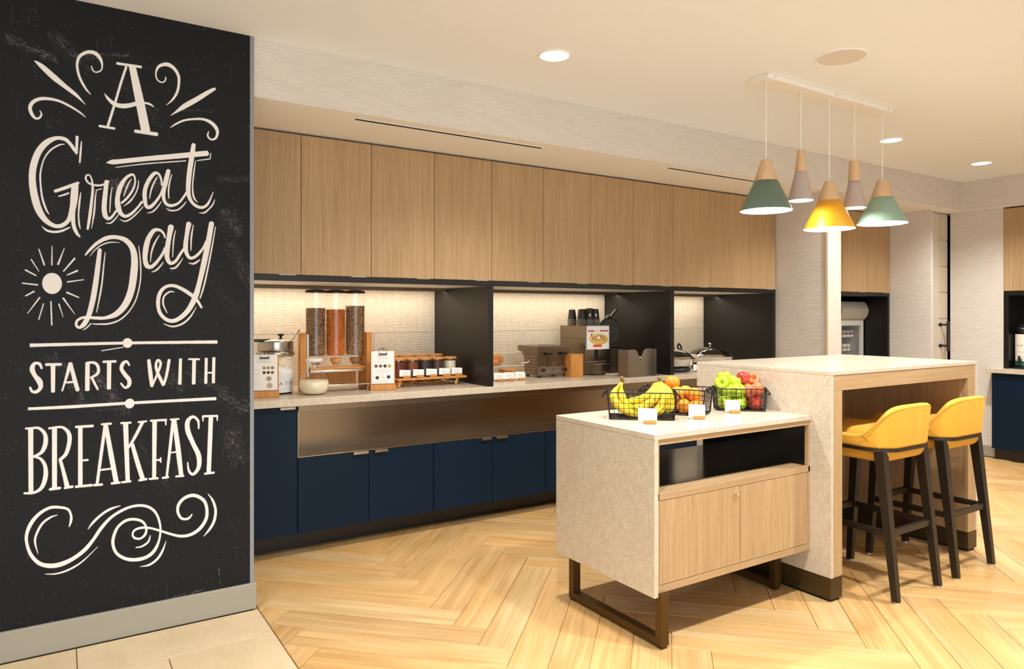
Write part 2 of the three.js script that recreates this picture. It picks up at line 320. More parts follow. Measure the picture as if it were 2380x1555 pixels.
// ---------------------------------------------------------------- chalkboard
const boardCanvas = (() => {
  const W = 1088, Hc = 2048, k = W / 1325, c = canvasOf(W, Hc), g = c.getContext('2d'), r = rng(99);   // board millimetres: x from the left end, y up from the base
  const X = (x) => x * k, Y = (y) => Hc - y * k;
  g.fillStyle = '#151618'; g.fillRect(0, 0, W, Hc);
  const dot = (x, y, s, a) => { g.globalAlpha = a; g.fillRect(X(x), Y(y), s, s); };
  g.fillStyle = '#d8cfca';
  for (let i = 0; i < 60000; i++) dot(r() * 1325, r() * 2493, 1, 0.05 + 0.05 * r());                       // grain of old chalk
  for (let i = 0; i < 1500; i++) dot(r() * 1325, r() * 2493, 1 + r() * 1.6, 0.3 + 0.6 * r() * r());       // specks
  for (let i = 0; i < 55; i++) { const cx = r() * 1325, cy = r() * 2493; for (let j = 0; j < 14; j++) dot(cx + (r() - 0.5) * 50, cy + (r() - 0.5) * 70, 1 + r() * 1.3, 0.3 + 0.4 * r()); }
  for (let i = 0; i < 60; i++) { const x = r() * 1325, y = r() * 2493, L = 20 + 90 * r(); g.globalAlpha = 0.1 + 0.3 * r(); g.fillRect(X(x), Y(y), 1, L * k); }   // upright scratches
  // wiped smears: bundles of fine dry strokes [x, y, length, angle, width, strength]
  const smear = (x, y, L, ang, w, s) => { for (let i = 0; i < w * 7; i++) { const o = (r() + r() - 1) * w, t = r() * L, l = L * 0.12 * r(), c1 = Math.cos(ang), s1 = Math.sin(ang); g.globalAlpha = s * (0.16 + 0.42 * r()); g.lineWidth = 0.6 + r(); g.beginPath(); g.moveTo(X(x + c1 * t - s1 * o), Y(y + s1 * t + c1 * o)); g.lineTo(X(x + c1 * (t + l) - s1 * o), Y(y + s1 * (t + l) + c1 * o)); g.stroke(); } };
  const dust = (x, y, rx, ry, n, s) => { for (let i = 0; i < n; i++) { const a = r() * 6.283, q = Math.pow(r(), 0.7); dot(x + Math.cos(a) * rx * q, y + Math.sin(a) * ry * q, 1 + r(), s * (0.15 + 0.5 * r())); } };
  g.strokeStyle = g.fillStyle = '#d9c9c4';
  for (const a of [[420, 2300, 170, -0.35, 22, 0.9], [560, 2350, 200, -0.75, 40, 0.45], [640, 2270, 190, 0.2, 14, 0.7], [780, 2220, 260, -0.75, 50, 0.25], [1010, 2110, 160, 0.12, 8, 0.6], [1180, 1830, 150, 0.1, 20, 0.5],
    [1200, 1700, 130, -0.9, 36, 0.6], [1230, 1560, 220, -1.1, 40, 0.5], [560, 1080, 220, -1.0, 28, 0.5], [700, 1000, 150, -0.9, 36, 0.7], [760, 900, 110, -0.7, 30, 0.5], [940, 1020, 150, -0.8, 40, 0.5], [1050, 1000, 200, -0.6, 26, 0.4],
    [1180, 880, 150, -0.5, 40, 0.7], [1230, 720, 160, -1.2, 60, 0.5], [640, 880, 160, -0.2, 30, 0.45], [980, 22, 150, 0.03, 8, 0.9], [1190, 110, 70, -1.5, 5, 0.9], [500, 1640, 300, 0.06, 60, 0.15], [900, 2010, 350, -0.9, 70, 0.15], [860, 700, 260, -0.9, 60, 0.2], [1090, 1480, 300, -0.9, 80, 0.16]]) smear(...a);
  for (const a of [[810, 1765, 50, 34, 900, 0.75], [940, 1790, 30, 40, 400, 0.6], [980, 1700, 22, 40, 260, 0.6], [820, 1850, 70, 40, 260, 0.5], [760, 950, 60, 60, 300, 0.4], [650, 2120, 60, 60, 220, 0.4], [1240, 1640, 50, 90, 600, 0.5], [1230, 740, 50, 70, 400, 0.4]]) dust(...a);
  // strokes of chalk: a smooth line through [x, y, width] triples
  g.globalAlpha = 1; g.fillStyle = '#ece7e3';
  const cr = (a, b, c2, d, t) => 0.5 * (2 * b + (c2 - a) * t + (2 * a - 5 * b + 4 * c2 - d) * t * t + (3 * b - a - 3 * c2 + d) * t * t * t);
  const S = (...n) => {
    const p = []; for (let i = 0; i < n.length; i += 3) p.push([X(n[i]), Y(n[i + 1]), n[i + 2] * k]);
    const q = []; for (let i = 0; i < p.length - 1; i++) for (let t = 0; t < 12; t++) q.push([0, 1, 2].map((e) => cr(p[Math.max(0, i - 1)][e], p[i][e], p[i + 1][e], p[Math.min(p.length - 1, i + 2)][e], t / 12)));
    q.push(p[p.length - 1]);
    for (let i = 0; i < q.length; i++) {                       // short quads keep loops filled
      const a = q[i], b = q[Math.min(q.length - 1, i + 1)], z = q[Math.max(0, i - 1)]; let tx = b[0] - z[0], ty = b[1] - z[1]; const l = Math.hypot(tx, ty) || 1; a.n = [-ty / l, tx / l];
    }
    for (let i = 0; i < q.length - 1; i++) { const a = q[i], b = q[i + 1], wa = Math.max(0.4, a[2] / 2) + (r() - 0.5) * 0.5, wb = Math.max(0.4, b[2] / 2); g.beginPath(); g.moveTo(a[0] + a.n[0] * wa, a[1] + a.n[1] * wa); g.lineTo(b[0] + b.n[0] * wb, b[1] + b.n[1] * wb); g.lineTo(b[0] - b.n[0] * wb, b[1] - b.n[1] * wb); g.lineTo(a[0] - a.n[0] * wa, a[1] - a.n[1] * wa); g.closePath(); g.fill(); g.beginPath(); g.arc(b[0], b[1], Math.min(wa, wb) * 0.98, 0, 7); if (i < q.length - 2) g.fill(); }
  };
  const disc = (x, y, a, b) => { g.beginPath(); g.ellipse(X(x), Y(y), a * k, b * k, 0, 0, 7); g.fill(); };
  disc(573, 1355, 33, 42); disc(835, 1114, 18, 20.5); disc(843, 862, 18, 20.5);
  // rays, curls and the left of the A
  S(516,2224,5,538,2208,18,577,2173,23,613,2144,18,649,2117,14,667,2100,8,686,2080,2);
  S(686,2029,3,667,2045,7,631,2066,9,595,2080,10,560,2083,12,531,2077,13,510,2061,13,501,2039,12,506,2016,12,518,2000,9,531,2003,7,538,2019,6,532,2033,2);
  S(704,2124,3,687,2144,8,669,2178,9,659,2213,9,658,2248,9,669,2275,11,694,2294,13,720,2294,16,738,2274,12,744,2248,6,740,2229,5,724,2218,5,712,2223,5,706,2240,4);
  S(795,2268,11,888,2270,11);
  S(831,2262,9,812,2193,9,790,2104,9,764,2004,10);
  S(733,2001,10,789,1998,10);
  S(752,2137,2,764,2119,11,786,2100,17,812,2095,19,839,2101,18,865,2115,12);
  // the right of the A, curls and ray
  S(852,2269,26,879,2131,33,903,2002,35);
  S(861,1998,14,947,1996,16);
  S(895,2121,8,911,2121,9,925,2116,7,933,2109,2);
  S(841,2100,15,866,2111,14);
  S(980,2125,2,1002,2149,7,1021,2183,10,1029,2221,10,1028,2258,12,1012,2286,14,990,2299,17,969,2296,14,950,2282,10,941,2257,6,944,2232,6,957,2220,6,971,2223,5,978,2235,5,978,2245,4);
  S(997,2083,2,1016,2100,8,1054,2134,20,1103,2172,20,1145,2207,17,1170,2226,12,1175,2230,5);
  S(997,2032,3,1016,2049,7,1049,2070,8,1088,2082,9,1125,2087,11,1155,2079,15,1177,2060,16,1185,2036,12,1177,2011,9,1160,2003,8,1147,2012,7,1145,2025,6,1150,2037,3);
  // G, r
  S(656,1877,5,648,1892,12,634,1914,13,615,1931,15,586,1931,15,555,1910,21,529,1871,22,513,1818,23,508,1765,23,514,1703,25,528,1645,25,550,1605,20,579,1584,16,605,1586,16,627,1608,15,639,1643,20,648,1698,23,656,1757,12);
  S(657,1949,11,655,1877,8);
  S(672,1931,4,669,1889,7,666,1842,6);
  S(582,1720,12,620,1739,13,662,1762,11);
  S(649,1745,23,644,1687,21,643,1635,15,645,1592,14,655,1561,12,667,1544,5);
  S(594,1701,5,615,1710,7,629,1718,6);
  S(670,1725,3,665,1683,7,662,1636,5,664,1599,6,668,1576,3);
  S(615,1911,3,596,1905,6,567,1880,6,546,1842,5,535,1790,6,535,1745,6,541,1689,7,553,1647,7,563,1627,3);
  S(539,1579,2,555,1564,8,579,1559,9,605,1565,9,633,1581,5);
  S(768,1779,7,746,1762,8,721,1758,8,698,1764,7,687,1780,7,690,1795,6,700,1796,6,708,1777,6,711,1742,9,707,1692,10,701,1633,11,693,1576,8);
  S(760,1779,15,755,1726,17,751,1672,18,755,1637,18,767,1625,12,780,1636,9,795,1661,8);
  S(724,1739,3,720,1705,5,716,1649,7,707,1580,2);
  S(722,1737,4,743,1746,4);
  S(780,1759,2,774,1713,5,771,1650,3);
  S(758,1607,3,774,1608,6,790,1625,5,803,1646,3);
  // e, a, t
  S(813,1693,8,835,1718,9,855,1753,8,863,1784,7,860,1809,7,850,1815,10,828,1797,12,809,1760,17,799,1715,17,801,1677,21,811,1650,16,828,1640,13,850,1653,11,872,1680,8,889,1706,9);
  S(850,1798,3,835,1768,6,821,1720,3);
  S(876,1794,3,873,1763,5,862,1732,5,843,1702,7,821,1681,2);
  S(806,1626,2,826,1619,6,847,1631,6,872,1658,5,893,1686,3);
  S(964,1781,7,959,1814,8,948,1831,10,934,1828,14,914,1798,15,900,1757,16,899,1718,16,905,1688,14,919,1686,15,939,1708,11,959,1743,9,967,1770,7);
  S(989,1848,16,979,1802,19,971,1759,15,971,1725,13,982,1703,12,1003,1699,12,1029,1713,9,1052,1746,9,1064,1770,9);
  S(947,1817,3,932,1786,6,922,1754,6,917,1720,3);
  S(1002,1834,3,993,1795,6,989,1760,6,991,1728,4);
  S(908,1659,3,927,1666,6,944,1684,6,962,1713,3);
  S(981,1684,3,998,1677,6,1024,1682,6,1044,1700,6,1059,1721,3);
  S(1088,1972,17,1081,1919,20,1072,1855,20,1067,1796,19,1068,1751,17,1081,1720,13,1103,1703,13,1127,1702,12,1148,1723,9,1168,1774,3);
  S(757,1853,1,780,1859,19,804,1864,19,902,1887,20,1003,1909,22,1146,1941,23);
  S(791,1838,3,902,1866,5,1058,1897,5);
  S(1101,1903,4,1155,1917,5);
  S(1155,1917,4,1157,1942,4);
  S(1096,1903,3,1089,1851,6,1084,1798,5,1085,1758,7,1092,1735,7,1105,1720,2);
  S(1109,1676,2,1130,1678,7,1148,1694,6,1165,1716,6,1174,1740,3);
  // sun rays and D
  S(573,1504,3,572,1426,5);
  S(614,1497,3,592,1429,7);
  S(650,1459,7,610,1403,5);
  S(659,1409,8,622,1389,4);
  S(681,1373,4,623,1362,6);
  S(621,1321,7,664,1300,5);
  S(609,1299,7,650,1232,2);
  S(595,1276,5,610,1221,2);
  S(569,1285,5,572,1189,5);
  S(545,1276,4,529,1212,4);
  S(533,1300,6,493,1236,3);
  S(515,1323,6,486,1304,5);
  S(527,1348,6,475,1354,5);
  S(521,1384,5,485,1406,6);
  S(530,1401,3,504,1448,5);
  S(548,1425,6,529,1490,4);
  S(736,1498,14,731,1449,17,724,1382,19,714,1308,20,704,1256,19,695,1223,18,681,1194,18,666,1180,11,655,1187,9,655,1203,9,666,1215,10,686,1221,11,724,1218,13,757,1219,14,795,1235,22,827,1274,25,848,1331,26,858,1400,27,861,1461,25,853,1508,22,829,1540,20,795,1551,16,762,1546,17,729,1525,13,704,1498,10,685,1472,6);
  S(701,1468,2,719,1495,4,744,1517,5,775,1529,5,808,1529,2);
  S(755,1487,3,750,1438,5,744,1367,6,736,1309,6,724,1240,3);
  S(876,1520,3,882,1461,5,884,1407,5,880,1356,5,866,1295,5,842,1247,5,808,1211,6,770,1195,7,736,1193,6,710,1194,4);
  S(675,1170,2,689,1178,5,706,1197,4);
  // a, y
  S(976,1560,7,969,1579,9,954,1591,12,933,1587,16,913,1553,19,903,1510,21,900,1467,18,907,1438,19,924,1434,15,945,1456,12,966,1490,11,976,1517,9);
  S(999,1609,23,991,1561,19,984,1507,20,984,1474,18,996,1452,15,1017,1462,12,1035,1493,11,1050,1517,10);
  S(1069,1627,21,1061,1578,17,1056,1528,19,1061,1494,15,1076,1477,13,1100,1489,12,1125,1521,10,1140,1556,9);
  S(1161,1637,21,1147,1549,22,1131,1464,23,1112,1375,20,1096,1314,23,1072,1260,21,1041,1223,19,1008,1205,17,978,1213,15,955,1243,14,949,1285,15,957,1325,15,978,1350,13,1008,1356,14,1041,1343,15,1075,1320,16,1100,1297,13,1120,1262,9);
  S(955,1570,3,936,1534,7,924,1494,6,920,1453,3);
  S(924,1411,3,942,1420,7,957,1437,6,970,1457,3);
  S(1017,1595,3,1009,1552,6,1005,1477,3);
  S(994,1430,4,1014,1432,8,1032,1453,6,1046,1477,2);
  S(1087,1622,4,1079,1569,7,1077,1509,4);
  S(1067,1456,3,1087,1453,8,1103,1463,7,1114,1473,3);
  S(1177,1621,4,1163,1533,6,1143,1423,7,1128,1352,7,1113,1301,5);
  S(970,1193,3,1005,1181,7,1044,1193,8,1075,1223,7,1100,1267,2);
  S(1012,1329,3,993,1329,7,972,1309,7,969,1276,7,984,1238,3);
  // rules, STARTS WITH, BREAKFAST
  S(500,1112,14,826,1114,12,1185,1111,15);
  S(741,1084,4,821,1097,4);
  S(494,865,11,637,863,13,842,864,12,1180,861,14);
  S(539,1020,7,531,1039,11,515,1040,12,508,1019,17,517,993,15,531,971,20,535,946,14,522,930,13,508,932,9,501,948,8);
  S(552,1035,11,604,1034,11);
  S(576,1033,16,576,924,13);
  S(635,1037,16,620,980,9,606,927,6);
  S(635,1037,11,646,983,15,659,927,14);
  S(615,961,8,650,962,8);
  S(693,1039,16,692,924,16);
  S(692,1037,10,717,1036,11,730,1018,11,728,992,11,704,976,8);
  S(707,978,9,719,949,9,729,926,6);
  S(747,1039,10,793,1039,11);
  S(769,1037,16,768,926,15);
  S(842,1021,7,832,1037,10,819,1030,14,813,1008,14,826,983,16,841,960,16,840,938,14,826,929,9,811,948,7);
  S(914,1041,13,920,983,16,926,929,13);
  S(926,929,8,947,982,9,959,1023,10,949,1039,10,941,1019,10,947,987,12,970,931,13);
  S(970,931,10,982,976,11,992,1040,12);
  S(1036,1043,12,1033,931,14);
  S(1067,1039,8,1112,1037,9);
  S(1090,1037,15,1088,929,15);
  S(1139,1042,12,1137,929,13);
  S(1170,1044,13,1168,929,13);
  S(1138,977,7,1169,976,8);
  S(503,792,17,504,539,16);
  S(487,789,8,512,789,8);
  S(505,788,9,529,787,10,549,762,13,551,724,16,538,691,13,512,677,8);
  S(512,677,7,535,666,10,550,635,13,551,592,16,538,552,14,512,536,10,482,538,8);
  S(581,787,17,581,539,17);
  S(563,783,9,582,785,8);
  S(565,542,11,600,543,11);
  S(581,785,9,608,783,10,628,759,14,631,725,15,620,678,14,599,655,12);
  S(600,655,11,611,606,13,624,542,17);
  S(615,541,10,642,543,10);
  S(668,782,16,668,539,16);
  S(651,781,10,713,780,11);
  S(674,644,7,694,644,9);
  S(651,541,10,709,540,11);
  S(755,781,12,741,666,12,726,540,11);
  S(757,783,14,774,667,18,795,537,18);
  S(741,784,8,776,784,10);
  S(715,539,10,744,538,10);
  S(777,538,10,807,538,10);
  S(738,598,8,780,599,8);
  S(828,784,19,836,539,16);
  S(811,783,9,848,782,9);
  S(814,538,9,847,538,9);
  S(892,783,13,862,720,12,838,678,9);
  S(874,782,8,906,783,8);
  S(852,694,14,870,620,17,892,539,17);
  S(878,538,10,906,540,10);
  S(936,786,18,934,538,15);
  S(919,784,9,982,783,10);
  S(978,783,8,979,760,5);
  S(935,615,7,959,615,9);
  S(959,624,6,959,604,6);
  S(916,539,9,949,538,9);
  S(1007,783,12,995,662,12,982,539,9);
  S(1011,785,16,1026,659,20,1039,536,17);
  S(996,783,8,1030,783,8);
  S(967,537,10,988,538,10);
  S(1018,537,9,1048,536,10);
  S(993,641,7,1026,642,7);
  S(1108,733,6,1106,768,10,1086,788,12,1065,771,18,1065,729,20,1086,671,18,1108,617,20,1108,566,17,1086,538,12,1069,556,9,1064,594,5);
  S(1158,785,19,1149,537,18);
  S(1123,787,10,1186,784,10);
  S(1125,786,8,1126,764,4);
  S(1184,783,8,1184,762,4);
  S(1132,535,9,1171,535,10);
  // closing flourish
  S(630,384,4,636,406,9,636,430,8,625,455,9,595,467,11,564,469,12,530,450,13,504,417,14,490,375,11,492,334,10,506,291,12,532,256,14,567,240,18,604,240,19,645,255,16,684,283,16,714,320,13,741,361,14,775,398,12,816,422,12,857,433,11,896,429,11,928,409,10,948,375,9,958,326,8,953,275,9,935,234,14,906,212,15,867,208,15,829,219,13,797,246,11,783,283,11,785,318,12,800,355,11,829,377,12,860,378,11,889,364,10,904,338,8,901,309,10,883,294,9,864,298,9,854,312,7,860,331,9,883,338,10,915,333,9,955,315,9,1002,291,10,1039,277,12,1077,278,14,1112,297,15,1136,331,14,1142,368,13,1133,411,13,1108,437,14,1080,447,15,1049,438,14,1029,415,13,1025,386,11,1036,358,10,1053,348,10,1070,351,10,1082,366,4);
  S(591,437,3,567,431,8,541,411,9,523,376,8,517,343,7,527,294,2);
  S(694,363,3,714,390,10,744,417,10,775,434,10,810,442,3);
  S(549,211,3,587,205,6,630,213,8,675,237,6,729,287,2);
  S(1145,446,2,1165,414,9,1177,370,11,1172,325,12,1154,290,11,1127,260,2);
  S(865,259,4,889,260,8,912,275,8,920,301,3);
  S(881,176,2,915,177,9,945,195,10,965,225,9,980,267,2);
  return c;
})();
{
  const t = thing('chalkboard_panel', 'tall black chalkboard wall panel with white hand lettering about breakfast', 'chalkboard', [0, 0.117, -3.33]);
  const g = new THREE.BoxGeometry(1.325, 2.476, 0.012), uv = g.attributes.uv, p = g.attributes.position;
  for (let i = 0; i < p.count; i++) uv.setXY(i, (p.getX(i) + 0.6625) / 1.325, (p.getY(i) + 1.238 + 0.017) / 2.493);
  g.translate(-0.6 + 0.6625, 0.117 + 1.238, -3.329);
  part(t, 'board', phys('#ffffff', 0.55, { specularIntensity: 0.4, map: finish(boardCanvas, 1, 1, true, false) }), g);
  part(t, 'side_board', phys('#151618', 0.55, { specularIntensity: 0.4 }), bx(-2.99, -0.601, 0.117, 2.593, -3.335, -3.323, 0), 'plain black board left of the lettering');
}

// ---------------------------------------------------------------- kitchen run
const ZF = -3.86;                                                 // face of wall cabinets and worktop edge
function wallUnit(label, doors, carcassX) {
  const t = thing('wall_cabinet', label, 'cabinet', [carcassX[0], 1.55, -4.2], 'oak wall cabinets');
  part(t, 'carcass', M.oakDark, bx(carcassX[0], carcassX[1], 1.55, 2.308, -4.63, ZF - 0.022, 0));
  doors.forEach(([a, b], i) => { const d = part(t, 'door', M.oak, bx(a + 0.0015, b - 0.0015, 1.549, 2.313, ZF - 0.02, ZF, 0.0012, { du: a * 1.7 + i * 0.31, dv: a * 0.77 })); part(d, 'finger_pull', M.alu, bx(b - 0.12 - (i ? -0.0 : 0), b - 0.03, 1.545, 1.549, ZF - 0.018, ZF + 0.004, 0.0008)); });
  return t;
}
wallUnit('leftmost oak wall cabinet, half behind the chalkboard wall', [[0.70, 1.108], [1.108, 1.511]], [0.70, 1.5105]);
wallUnit('oak wall cabinet above the cereal dispensers, second from the chalkboard wall', [[1.511, 1.916], [1.916, 2.322]], [1.5115, 2.3215]);
wallUnit('oak wall cabinet above the toaster, third from the chalkboard wall', [[2.322, 2.724], [2.724, 3.132]], [2.3225, 3.1315]);
wallUnit('oak wall cabinet above the waffle maker, fourth from the chalkboard wall', [[3.132, 3.531], [3.531, 3.939]], [3.1325, 3.9385]);
wallUnit('oak wall cabinet over the chafing dishes, with one wide door against the wing wall', [[3.939, 4.343], [4.343, 5.157]], [3.9395, 5.157]);
wallUnit('oak wall cabinet in the alcove, above the drinks cooler', [[5.345, 5.735], [5.735, 6.135], [6.135, 6.535], [6.535, 6.931]], [5.345, 6.931]);

{
  const t = thing('niche_surround', 'black laminate frame with upright dividers between worktop and wall cabinets', 'shelving', [0.69, 0.873, -4.2]);
  part(t, 'top_rail', M.black, bx(0.69, 5.157, 1.514, 1.547, ZF - 0.03, ZF, 0.001));
  part(t, 'underside', M.paint, bx(0.69, 5.157, 1.518, 1.547, -4.628, ZF - 0.031, 0), 'pale underside lit by the strips');
  for (const [a, b] of [[2.299, 2.334], [3.907, 3.948], [5.122, 5.157]]) part(t, 'divider', M.black, bx(a, b, 0.873, 1.5138, -4.628, ZF, 0.001));
}
{
  const spans = [[0.66, 2.298, 'left bay, behind the cereal dispensers'], [2.335, 3.906, 'middle bay, behind the toaster'], [3.949, 5.121, 'right bay, behind the chafing dishes']];
  for (const [a, b, w] of spans) {
    const t = thing('splashback', 'cream embossed wallcovering in the ' + w, 'wallcovering', [a, 0.873, -4.63], 'embossed splashbacks');
    part(t, 'lower_sheet', M.weave, bx(a, b, 0.873, 1.204, -4.639, -4.629, 0)); part(t, 'upper_sheet', M.weave, bx(a, b, 1.206, 1.517, -4.639, -4.629, 0, { du: 0.33, dv: 0.2 }));
    const l = thing('strip_light', 'slim warm strip light under the cabinets of the ' + w.split(',')[0], 'light', [a, 1.5, -4.47], 'under-cabinet strip lights');
    part(l, 'channel', M.channel, [bx(a, b, 1.494, 1.517, -4.456, -4.448, 0.001), bx(a, b, 1.512, 1.517, -4.5, -4.456, 0)]);
    part(l, 'diffuser', glow(LED, 6), bx(a, b, 1.507, 1.512, -4.494, -4.46, 0.001));
    const r = new THREE.RectAreaLight(LED, POWER.led, b - a - 0.02, 0.03); r.position.set((a + b) / 2, 1.5055, -4.477); r.rotation.x = -Math.PI / 2; r.name = 'strip_light'; scene.add(r);
  }
}
{
  const t = thing('worktop', 'long cream quartz worktop along the kitchen wall', 'countertop', [0.69, 0.831, -3.86]);
  part(t, 'slab', M.stone, bx(0.66, 5.164, 0.831, 0.872, -4.638, ZF, 0.003));
}
// base cabinets: navy doors under a stainless recess
{
  const ZD = -3.885;
  const unit = (label, x0, x1, doors, y1, pulls) => {
    const t = thing('base_cabinet', label, 'cabinet', [x0, 0, -4.2], 'navy base cabinets');
    part(t, 'carcass', M.navy, bx(x0, x1, 0.128, y1 - 0.002, -4.6, ZD - 0.021, 0));
    doors.forEach(([a, b], i) => {
      const d = part(t, 'door', M.navy, bx(a + 0.0015, b - 0.0015, 0.128, y1, ZD - 0.02, ZD, 0.0015));
      if (pulls[i]) part(d, 'edge_pull', M.steelPlain, [bx(pulls[i][0], pulls[i][1], y1, y1 + 0.0025, ZD - 0.02, ZD + 0.016, 0.0008), bx(pulls[i][0], pulls[i][1], y1 - 0.011, y1, ZD + 0.0135, ZD + 0.016, 0.0005)]);
    });
    part(t, 'toe_kick', M.toe, bx(x0, x1, 0, 0.127, -4.2, -4.053, 0));
    return t;
  };
  unit('tall navy base cabinet beside the chalkboard wall', 0.69, 1.0955, [[0.69, 1.0955]], 0.826, [[0.999, 1.08]]);
  unit('navy base cabinet under the left end of the stainless recess', 1.0965, 1.9225, [[1.0965, 1.508], [1.508, 1.9225]], 0.541, [[1.409, 1.5], [1.539, 1.62]]);
  unit('navy base cabinet in the middle of the run, its right side behind the fruit cabinet', 1.9235, 2.7605, [[1.9235, 2.344], [2.344, 2.7605]], 0.541, [[2.257, 2.328], [2.366, 2.452]]);
  unit('navy base cabinet mostly hidden behind the fruit cabinet', 2.7615, 3.58, [[2.7615, 3.17], [3.17, 3.58]], 0.541, [[3.08, 3.16], [3.19, 3.27]]);
  unit('navy base cabinet hidden behind the island', 3.581, 5.157, [[3.581, 3.99], [3.99, 4.4], [4.4, 5.157]], 0.541, [null, null, null]);
  const t = thing('stainless_recess', 'brushed stainless steel recess below the worktop', 'shelf', [1.0965, 0.543, -3.9]);
  part(t, 'back_panel', M.steel, bx(1.0965, 5.157, 0.55, 0.829, -4.106, -4.1, 0, {}));
  part(t, 'tray', M.steel, [bx(1.0965, 5.157, 0.5445, 0.55, -4.1, -3.884, 0.001)]);
  part(t, 'top_lip', M.steel, bx(1.0965, 5.157, 0.799, 0.83, -3.885, -3.873, 0.001));
  part(t, 'end_panel', M.steelPlain, bx(1.0965, 1.099, 0.55, 0.829, -4.1, -3.886, 0));
}

// ---------------------------------------------------------------- alcove with the drinks cooler
{
  const t = thing('alcove_surround', 'black framed opening in the alcove around the drinks cooler', 'shelving', [5.345, 0.84, -4.2]);
  part(t, 'top_rail', M.black, bx(5.345, 6.931, 1.512, 1.546, -4.62, ZF - 0.002, 0.001));
  part(t, 'side_frame', M.black, bx(6.898, 6.931, 0, 1.511, -4.62, ZF - 0.002, 0.001)); part(t, 'side_frame', M.black, bx(5.345, 5.37, 0, 1.511, -4.62, ZF - 0.002, 0.001));
  part(t, 'back_panel', M.blackGloss, bx(5.371, 6.897, 0, 1.511, -4.635, -4.622, 0));
  const c = thing('alcove_counter', 'dark counter in the alcove carrying the drinks cooler', 'countertop', [5.371, 0, -4.2]);
  part(c, 'top', M.black, bx(5.371, 6.897, 0.72, 0.76, -4.621, -3.9, 0.001)); part(c, 'front_panel', M.navy, bx(5.371, 6.897, 0.08, 0.719, -4.5, -3.93, 0.001));
  // cooler
  const f = thing('drinks_cooler', 'small grey glass-door drinks cooler with a rounded header', 'fridge', [6.46, 0.761, -4.3]);
  const x0 = 6.46, x1 = 6.9 - 0.02, z1 = -4.1;
  part(f, 'cabinet', M.fridge, [bx(x0, x0 + 0.03, 0.765, 1.285, -4.55, z1 - 0.03, 0.003), bx(x1 - 0.03, x1, 0.765, 1.285, -4.55, z1 - 0.03, 0.003), bx(x0 + 0.03, x1 - 0.03, 0.765, 1.285, -4.55, -4.53, 0), bx(x0, x1, 1.25, 1.285, -4.53, z1 - 0.03, 0.002), bx(x0 + 0.03, x1 - 0.03, 0.765, 0.8, -4.53, z1 - 0.03, 0)]);
  const sh = new THREE.Shape(); sh.moveTo(-4.5, 1.29); sh.lineTo(-4.1, 1.29); sh.quadraticCurveTo(-4.02, 1.37, -4.1, 1.456); sh.lineTo(-4.5, 1.456); sh.closePath();
  const hg = new THREE.ExtrudeGeometry(sh, { depth: x1 - x0 + 0.02, bevelEnabled: true, bevelSize: 0.006, bevelThickness: 0.006, bevelSegments: 2, steps: 1 }); hg.rotateY(-Math.PI / 2); hg.scale(1, 1, 1);
  const m = new THREE.Matrix4().set(-1, 0, 0, 0, 0, 1, 0, 0, 0, 0, 1, 0, 0, 0, 0, 1); hg.applyMatrix4(m); { const ix = prep(hg); const p = ix.attributes.position, nn = ix.attributes.normal; for (const a of [p, nn]) for (let i = 0; i < a.count; i += 3) { const b = [a.getX(i + 1), a.getY(i + 1), a.getZ(i + 1)]; a.setXYZ(i + 1, a.getX(i + 2), a.getY(i + 2), a.getZ(i + 2)); a.setXYZ(i + 2, ...b); } ix.translate(x0 - 0.01, 0, 0); part(f, 'header', M.fridge, ix, 'rounded grey header'); }
  const d = part(f, 'door_frame', M.fridge, [bx(x0, x0 + 0.045, 0.77, 1.281, z1 - 0.03, z1, 0.004), bx(x1 - 0.045, x1, 0.77, 1.281, z1 - 0.03, z1, 0.004), bx(x0 + 0.045, x1 - 0.045, 1.222, 1.281, z1 - 0.03, z1, 0.004), bx(x0 + 0.045, x1 - 0.045, 0.77, 0.83, z1 - 0.03, z1, 0.004)]);
  part(d, 'door_glass', M.glass, bx(x0 + 0.045, x1 - 0.045, 0.83, 1.222, z1 - 0.016, z1 - 0.0155, 0));
  for (const y of [0.96, 1.1]) part(f, 'shelf', M.chrome, [...Array(10)].map((_, i) => rod([x0 + 0.035, y, -4.52 + i * 0.04], [x1 - 0.035, y, -4.52 + i * 0.04], 0.0025, 6)));
  const r = rng(3);
  const cup = (x, y, z, lid) => { const c = thing('drink_carton', `small white drink carton on the ${y > 1 ? 'upper' : 'lower'} cooler shelf`, 'carton', [x, y, z], 'cartons in the drinks cooler'); part(c, 'carton', std('#e9e6dd', 0.5), bc(x, y + 0.036, z, 0.05, 0.07, 0.05, 0.004)); part(c, 'label_band', std(lid, 0.5), bc(x, y + 0.036, z, 0.0515, 0.02, 0.0515, 0.001)); };
  for (let i = 0; i < 5; i++) for (let j = 0; j < 2; j++) cup(6.535 + i * 0.066, 1.1035, -4.2 - j * 0.09, ['#8e5f78', '#6f7c9a', '#b06a5e'][Math.floor(r() * 3)]);
  for (let i = 0; i < 4; i++) cup(6.535 + i * 0.07, 0.9635, -4.2, ['#9aa27c', '#b9a37a'][i % 2]);
  // red and orange snack rack at the left of the cooler
  const s = thing('snack_rack', 'narrow rack of red and orange snack packets beside the drinks cooler', 'rack', [6.3, 0.761, -4.2]);
  part(s, 'frame', M.plasticBlack, [bx(6.24, 6.44, 0.761, 1.48, -4.4, -4.39, 0), bx(6.24, 6.25, 0.761, 1.48, -4.39, -4.14, 0), bx(6.43, 6.44, 0.761, 1.48, -4.39, -4.14, 0)]);
  ['#7d2218', '#c23b22', '#d9b08c', '#cf5a1c', '#e08a44', '#b3241c', '#a32a20', '#c9402c'].forEach((c, i) => part(s, 'packet', std(c, 0.35), bc(6.34, 1.46 - i * 0.075, -4.17, 0.17, 0.068, 0.07, 0.012, { seg: 2 })));
}

